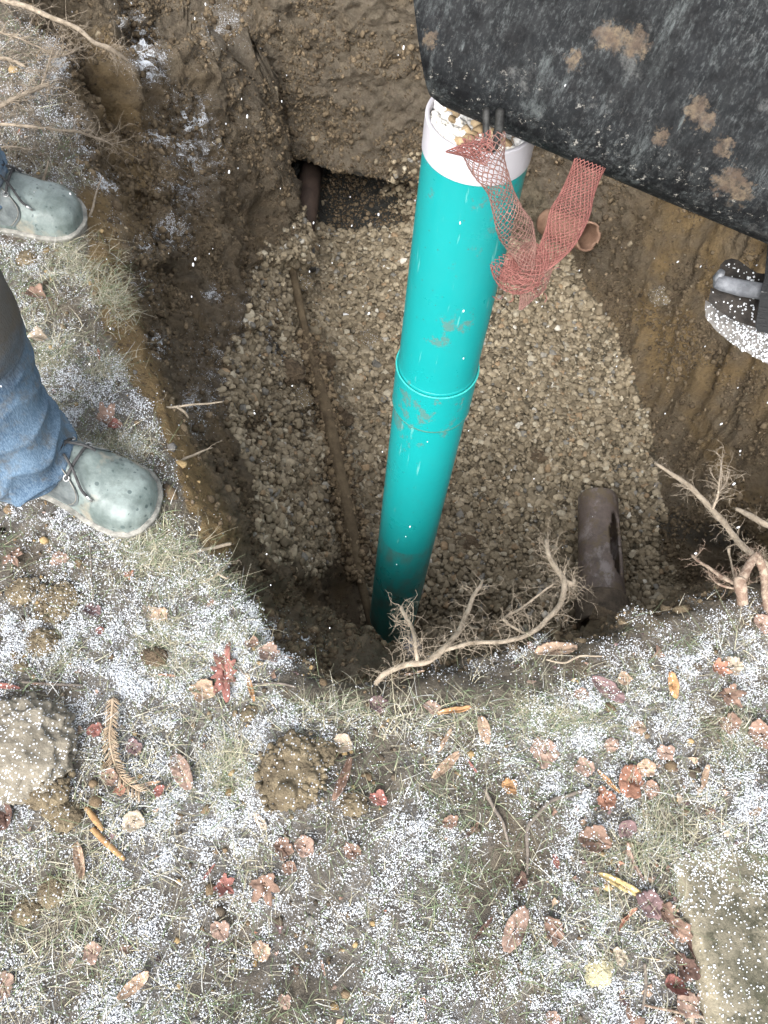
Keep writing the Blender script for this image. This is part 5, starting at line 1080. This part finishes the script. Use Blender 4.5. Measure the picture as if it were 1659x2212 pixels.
def leaf(u, v, px, kind, colr, ang, label, curl=.5, lift=.006):
    sd_ = int(u * 13 + v * 7); rg = random.Random(sd_); h, nn0 = pick(u, v); k = (h - CP) @ F_; size = px / FP * k / 2 * 1.2
    nr_, na_ = 9, 72; V = []; C_ = []; outl = [outline(kind, 2 * math.pi * j / na_ - math.pi, sd_ % 97) for j in range(na_)]; base = np.array(LC[colr]) * .95
    for i in range(nr_ + 1):
        for j in range(na_):
            q = 2 * math.pi * j / na_ - math.pi; R0 = outl[j] * (i / nr_); V.append((R0 * math.cos(q), R0 * math.sin(q), 0))
    V = np.array(V); V[:, :2] *= 1 + .10 * fbm(V + sd_, 1.7, 3, 401)[:, None]
    x, y = V[:, 0].copy(), V[:, 1].copy(); cx_, cy_ = rg.uniform(-.2, .6) * curl, rg.uniform(.2, 1.0) * curl * 1.3
    V[:, 2] = cx_ * x * x * .6 + cy_ * y * y * 1.1 + .26 * fbm(V + sd_, 2.2, 3, 403) - .08 * np.exp(-(y / .06) ** 2)
    V[:, 1] *= 1 - .35 * curl * min(1, abs(cy_)); V *= size
    vein = np.exp(-(y / .035) ** 2) + .6 * np.exp(-((np.abs(y) - .5 * ((x * 3.2) % 1) * .8) / .03) ** 2) * (kind != 'scrap')
    col = base * (1 + .35 * fbm(V + sd_, 60, 3, 405))[:, None] * (1 + .25 * np.clip(vein, 0, 1))[:, None]; col = np.clip(col, .01, .8)
    Fc = np.array([(i*na_+j, i*na_+(j+1) % na_, (i+1)*na_+(j+1) % na_, (i+1)*na_+j) for i in range(1, nr_) for j in range(na_)])
    Vt = np.vstack([V, V - [0, 0, .0004]]); n1 = len(V); rimi = [nr_*na_+j for j in range(na_)]
    F2 = np.vstack([Fc, Fc[:, ::-1] + n1, np.array([(rimi[j], rimi[(j+1) % na_], rimi[(j+1) % na_]+n1, rimi[j]+n1) for j in range(na_)])])
    F3 = np.array([(0, na_+j, na_+(j+1) % na_, 0) for j in range(na_)])
    tri = [(na_+j, na_+(j+1) % na_, na_+(j+2) % na_, na_+(j+3) % na_) for j in range(0, 0)]
    me = np_mesh('leaf', Vt, F2, np.vstack([col, col * .85])); bm = bmesh.new(); bm.from_mesh(me); bm.verts.ensure_lookup_table()
    bm.faces.new([bm.verts[na_+j] for j in range(na_)]).smooth = True; bmesh.ops.delete(bm, geom=[v_ for v_ in bm.verts if not v_.link_faces], context='VERTS'); bm.to_mesh(me); bm.free()
    o = link('leaf', me, None, M['leaf']); a = math.radians(ang); w = F_ * 0
    # long axis as seen in the picture, laid on the ground
    ax_ = R_ * math.cos(a) + D_ * math.sin(a); n_ = nn0 * .5 + np.array([rg.gauss(0, .14), rg.gauss(0, .14), .6]); n_ /= np.linalg.norm(n_); ax_ -= n_ * (ax_ @ n_); ax_ /= np.linalg.norm(ax_); ay = np.cross(n_, ax_)
    mn = float(V[:, 2].min()); p = h + n_ * (lift - mn * .6)
    o.matrix_world = Matrix(((ax_[0], ay[0], n_[0], p[0]), (ax_[1], ay[1], n_[1], p[1]), (ax_[2], ay[2], n_[2], p[2]), (0, 0, 0, 1)))
    return tag(o, label, 'leaf', 'fallen leaves')
LV = [
(227, 912, 80, 'maple', 'pink', 20, 'pinkish maple leaf on the edge above the nearer boot', .9), (250, 920, 34, 'scrap', 'red', 0, 'dark red curled leaf tip beside the pinkish maple leaf', .8),
(322, 1325, 44, 'scrap', 'pale', 70, 'left one of the pale tan leaf pair on the grass below the boot', .8), (350, 1328, 42, 'scrap', 'tan', 110, 'right one of the pale tan leaf pair on the grass below the boot', .8),
(197, 1324, 40, 'scrap', 'purple', 30, 'dim purplish leaf left of the pale tan leaf pair', .5), (215, 1366, 20, 'scrap', 'red', 10, 'tiny bright red leaf scrap below the purplish leaf', .4), (205, 1578, 36, 'scrap', 'red', -20, 'red leaf scrap left of the spruce twig tip', .4),
(282, 1241, 28, 'maple', 'rust', 80, 'small orange leaf in the grass under the nearer boot toe', .6), (132, 1211, 40, 'scrap', 'pink', -30, 'pinkish leaf scrap just under the sole of the nearer boot', .5), (487, 1456, 95, 'oak', 'red', 85, 'slender red oak leaf standing out on the snow', .4),
(435, 1494, 58, 'scrap', 'tan', 10, 'broad tan leaf left of the red oak leaf', .5), (542, 1488, 60, 'thin', 'orange', 75, 'narrow orange leaf right of the red oak leaf', .5), (362, 1461, 32, 'thin', 'rust', 5, 'little orange leaf above the broad tan leaf', .5),
(580, 1419, 55, 'scrap', 'pink', 10, 'snow-dusted pinkish leaf near the lip of the pit, left', .4), (815, 1526, 50, 'scrap', 'purple', 20, 'purple brown leaf just below the pit lip under the pipe', .5), (395, 1669, 80, 'point', 'pink', 62, 'pointed pinkish tan leaf between spruce twig and middle clod', .4),
(240, 1681, 44, 'scrap', 'brown', 10, 'brown leaf under the middle of the spruce twig', .5), (285, 1616, 42, 'scrap', 'purple', 50, 'dull leaf right of the spruce twig', .5), (262, 1706, 30, 'scrap', 'rust', 80, 'rust leaf scrap under the tip of the spruce twig', .5), (327, 1692, 40, 'thin', 'tan', -10, 'tan leaf sliver right of the spruce twig end', .5),
(342, 1711, 28, 'scrap', 'red', 0, 'red orange scrap below the tan sliver by the spruce twig', .5), (740, 1609, 52, 'scrap', 'pale', 10, 'pale folded leaf above the rolled brown leaf', .8), (737, 1683, 85, 'point', 'brown', -65, 'rolled brown leaf right of the middle clod', 1.6), (815, 1726, 40, 'scrap', 'red', 30, 'dusty red leaf right of the rolled brown leaf', .4),
(18, 1766, 60, 'scrap', 'dark', 60, 'dark brown leaf at the left edge under the pale rock', .7), (565, 1774, 34, 'point', 'pale', 50, 'pale leaf chip left below the middle clod', .4), (612, 1836, 46, 'scrap', 'brown', 60, 'brown leaf in the grass below the middle clod', .6), (660, 1829, 46, 'round', 'pink', 60, 'rounded pinkish leaf right of the brown leaf under the clod', .6),
(572, 1906, 84, 'maple', 'brown', 70, 'largest crumpled brown leaf, centre of the lower left lawn', .9), (482, 1913, 60, 'maple', 'red', 40, 'red maple leaf left of the largest crumpled brown leaf', .5), (455, 1884, 36, 'thin', 'red', -60, 'thin red leaf above the red maple leaf', .6), (627, 1876, 34, 'scrap', 'brown', 20, 'small brown leaf right above the largest crumpled leaf', .6),
(172, 1859, 66, 'point', 'tan', 80, 'curled tan leaf right of the orange bark splinter', 1.2), (290, 1774, 48, 'scrap', 'pale', -30, 'pale leaf on snow below the spruce twig', .5), (565, 2052, 50, 'scrap', 'tan', 70, 'tan leaf beneath the largest crumpled brown leaf', .7), (475, 2011, 46, 'scrap', 'pink', 60, 'pinkish leaf on dark soil below the red maple leaf', .5),
(200, 2056, 44, 'scrap', 'pink', 30, 'pinkish leaf in the lower left grass', .5), (295, 2126, 68, 'point', 'tan', -42, 'rolled tan leaf near the bottom left', 1.5), (10, 2126, 60, 'scrap', 'pink', 60, 'pink leaf cut by the left edge near the bottom', .6), (617, 2163, 32, 'scrap', 'pink', 60, 'small pink leaf at the bottom left of centre', .5),
(702, 2091, 28, 'thin', 'pink', 60, 'slender pink leaf at the bottom centre', .5), (760, 1841, 44, 'scrap', 'brown', 0, 'brown leaf in grass right of the rounded pinkish leaf', .5), (15, 1486, 60, 'thin', 'red', 8, 'long red leaf at the left edge above the pale rock', .6), (92, 1481, 42, 'thin', 'brown', -5, 'rolled brown leaf on the grey twig at left', 1.3), (545, 1394, 30, 'scrap', 'brown', 10, 'small brown leaf on the lip left of the pipe foot', .6),
(1200, 1412, 80, 'point', 'tan', -12, 'pointed tan leaf on the pit lip below the broken clay pipe', .7), (895, 1460, 42, 'thin', 'tan', -4, 'thin tan leaf under the big root', .8), (1548, 1444, 52, 'maple', 'rust', 30, 'reddish leaf in dark soil near the right edge', .6), (1582, 1440, 50, 'scrap', 'pale', 0, 'pale leaf touching the reddish leaf near the right edge', .5), (1450, 1480, 50, 'point', 'orange', 85, 'curled orange brown leaf standing in the soil at right', 1.1),
(1310, 1490, 70, 'point', 'purple', 40, 'purple brown leaf right of the tuft on the lip', .5), (1345, 1467, 32, 'scrap', 'tan', 0, 'small tan leaf above the purple brown leaf', .5), (980, 1538, 68, 'thin', 'orange', -12, 'narrow orange tan leaf below the big root', .5), (1044, 1577, 52, 'point', 'tan', 80, 'oval beige leaf on the snow below the big root', .3), (1572, 1502, 70, 'maple', 'brown', 60, 'broad brown leaf below the pale leaf at right', .5),
(1577, 1565, 52, 'scrap', 'brown', 60, 'brown leaf under the broad brown leaf at right', .5), (1642, 1587, 60, 'scrap', 'brown', 30, 'brown leaf cut by the right edge', .5), (1175, 1627, 62, 'scrap', 'pink', 60, 'pinkish leaf in snow right of the oval beige leaf', .4), (1317, 1612, 36, 'scrap', 'pink', 0, 'small pink leaf above the rust leaf cluster', .4), (1017, 1657, 30, 'thin', 'red', 60, 'small red leaf below the oval beige leaf', .5),
(962, 1652, 70, 'point', 'tan', -42, 'curled tan leaf left of the small red leaf', 1.2), (960, 1600, 50, 'thin', 'tan', -60, 'thin tan leaf above the curled tan leaf', .7), (1395, 1660, 38, 'round', 'tan', 0, 'round tan leaf on snow right of the rust leaves', .3), (1358, 1692, 84, 'scrap', 'rust', -60, 'largest rust leaf, upper of the rust cluster', .7), (1312, 1690, 56, 'thin', 'orange', 55, 'orange leaf crossing the rust cluster', .6), (1303, 1730, 54, 'scrap', 'rust', 80, 'rust leaf at the lower left of the rust cluster', .6),
(1405, 1702, 36, 'scrap', 'brown', 20, 'brown leaf right of the rust cluster', .5), (1285, 1818, 74, 'scrap', 'brown', 20, 'big brown folded leaf in the grass left of the slab', .8), (1362, 1862, 70, 'thin', 'pink', 75, 'pinkish leaf between folded brown leaf and slab', .9), (1337, 1912, 96, 'thin', 'yellow', 28, 'long yellow willow leaf left of the slab', .3), (970, 1777, 38, 'scrap', 'brown', 10, 'brown leaf left of the two dark twigs', .5), (1015, 1797, 50, 'thin', 'brown', -45, 'brown sliver leaf left of the two dark twigs', .6),
(1200, 1862, 26, 'point', 'red', 80, 'tiny reddish leaf right of the hooked twig', .4), (1130, 1907, 40, 'scrap', 'dark', 60, 'dark red leaf at the foot of the hooked twig', .6), (1110, 2007, 86, 'point', 'pink', -58, 'large pinkish tan leaf at bottom, right of centre', .5), (1195, 2010, 58, 'scrap', 'brown', 60, 'brown leaf right of the large pinkish tan leaf', .6), (1042, 2007, 52, 'thin', 'dark', -50, 'dark brown leaf left of the large pinkish tan leaf', .7),
(1345, 1984, 60, 'thin', 'rust', -35, 'orange red leaf below the willow leaf', .9), (1402, 1950, 60, 'scrap', 'purple', 60, 'dull purple leaf between willow leaf and slab', .5), (1455, 2007, 60, 'scrap', 'brown', 70, 'brown leaf wedged at the slab edge, upper', .8), (1500, 2052, 66, 'point', 'dark', 65, 'dark red leaf wedged at the slab edge', .9), (1475, 2090, 60, 'scrap', 'dark', 80, 'dark leaf in the heap left of the slab', .8), (1455, 2132, 50, 'scrap', 'red', 20, 'red leaf in the heap left of the slab', .8), (1482, 2165, 56, 'scrap', 'pink', 20, 'pinkish leaf at the bottom of the heap by the slab', .6),
(1335, 2065, 40, 'scrap', 'pale', 20, 'pale pink leaf left of the leaf heap', .4), (1190, 2199, 36, 'scrap', 'pink', 60, 'pink leaf cut by the bottom edge', .5), (1512, 1678, 48, 'point', 'tan', -60, 'curled tan leaf right of the round tan leaf', 1.1), (1380, 1577, 36, 'scrap', 'tan', 0, 'tan leaf above the round tan leaf', .5), (1260, 1657, 46, 'scrap', 'pink', 80, 'dusty pink leaf left of the rust cluster', .4), (1437, 1627, 40, 'scrap', 'pink', 10, 'dusty pink leaf above right of the round tan leaf', .4),
(930, 1532, 36, 'scrap', 'pink', 60, 'small pink leaf in grass left of the narrow orange tan leaf', .5), (1100, 1702, 36, 'scrap', 'orange', 20, 'faded orange leaf above the hooked twig', .5), (1430, 1972, 50, 'scrap', 'brown', 70, 'brown leaf above the leaf heap by the slab', .7), (1495, 2017, 44, 'thin', 'brown', 75, 'narrow brown leaf along the slab edge', .7), (80, 640, 42, 'scrap', 'brown', 20, 'brown leaf between the two boots', .6), (83, 738, 40, 'round', 'pale', 0, 'pale curled leaf on snow beside the jeans', 1.0), (32, 1205, 56, 'maple', 'brown', 60, 'brown maple leaf below the heel of the nearer boot', .6), (218, 770, 30, 'thin', 'rust', 70, 'thin rust leaf on the pit edge between the boots', .6), (1350, 1790, 50, 'scrap', 'purple', 10, 'purplish leaf under the rust cluster', .5), (1250, 1500, 36, 'scrap', 'pink', 30, 'pinkish leaf in the soil of the lip at right', .5), (1640, 1350, 50, 'scrap', 'pink', 60, 'pinkish leaf at the right edge below the torn root stub', .5)]
for q in LV: leaf(*q[:7], curl=q[7])
# small fragments nobody could count
fw = lawn_ok * np.clip(.3 + fbm(Qc, 6, 2, 131) * 1.6, .05, 1) * (.4 + sm(Qu, 700, 1400))
fw = fw * (1 + 4 * seg_mask(Qu, Qv, [(1440, 1850), (1470, 2000), (1500, 2200)], 45))
p, nn = scatter(3600, fw); m = len(p); fp_ = []
for k in range(5):
    q = np.linspace(-np.pi, np.pi, 9)[:-1]; rr0 = 1 + .35 * np.sin(3 * q + k) + .15 * np.sin(5 * q); V = np.stack([rr0 * np.cos(q), .6 * rr0 * np.sin(q), .35 * np.cos(2 * q + k)], 1); V = np.vstack([[0, 0, 0], V]); fp_.append((V, np.array([(0, 1 + j, 1 + (j + 1) % 8) for j in range(8)])))
s = rng.lognormal(math.log(.0065), .4, m)[:, None] * np.ones((1, 3))
tag(assemble('leaf_litter', fp_, p + nn * .004, frames(nn, .45), s, pal(m, [LC['tan'], LC['brown'], LC['pink'], LC['rust'], LC['pale'], LC['purple']], [4, 5, 4, 2, 2, 3], .2), M['leaf']), 'small broken leaf fragments scattered over the snowy lawn', 'leaf litter', kind='stuff')
# grains on the slab
n_ = 9000; us = rng.uniform(1430, 1700, n_); vs = rng.uniform(1780, 2240, n_); ptsS = []
from mathutils import Vector as _V
sbv = BVHTree.FromPolygons([tuple(v.co) for v in sm_.vertices], [tuple(p_.vertices) for p_ in sm_.polygons])
for u, v in zip(us, vs):
    w = _V(ray(u, v)).normalized(); h, n0, i0, d0_ = sbv.ray_cast(_V(CP), w)
    if h is not None and rng.random() < (.04 + .22 * max(0, float(vnoise(np.array([u / 22, v / 22, 9.]), 6)))) + .8 * (sm(v, 2000, 1830)) * (.5 + float(vnoise(np.array([u / 40, v / 40, 1.]), 2))): ptsS.append(np.array(h) + [0, 0, .001])
ptsS = np.array(ptsS); m = len(ptsS); tag(assemble('snow_grains', [(octv, octf)], ptsS, frames(np.tile([0, 0, 1.], (m, 1)), 2), rng.lognormal(math.log(.0014), .3, (m, 1)) * rng.uniform(.8, 1.2, (m, 3)), np.ones((m, 3)), M['snow']), 'snow grains scattered on the concrete slab', 'snow', kind='stuff')
# ice pellets in the air
n_ = 240; U_ = rng.uniform(-50, 1720, n_); V_ = rng.uniform(-40, 1500, n_); K_ = rng.uniform(.9, 2.6, n_) ** 1.0; P_ = np.array([atk(u, v, k) for u, v, k in zip(U_, V_, K_)])
hzv = hz(P_[:, 0], P_[:, 1]); P_ = P_[P_[:, 2] > hzv + .1]; m = len(P_); sc_ = rng.lognormal(math.log(.0011), .25, (m, 1)) * np.array([[1, 1, 2.4]])
tag(assemble('falling_snow', [(v1, f1)], P_, frames(np.tile([0.1, -.05, 1.], (m, 1)), .12), sc_, np.ones((m, 3)), M['snow']), 'small ice pellets falling through the air over the pit', 'snow', kind='stuff')
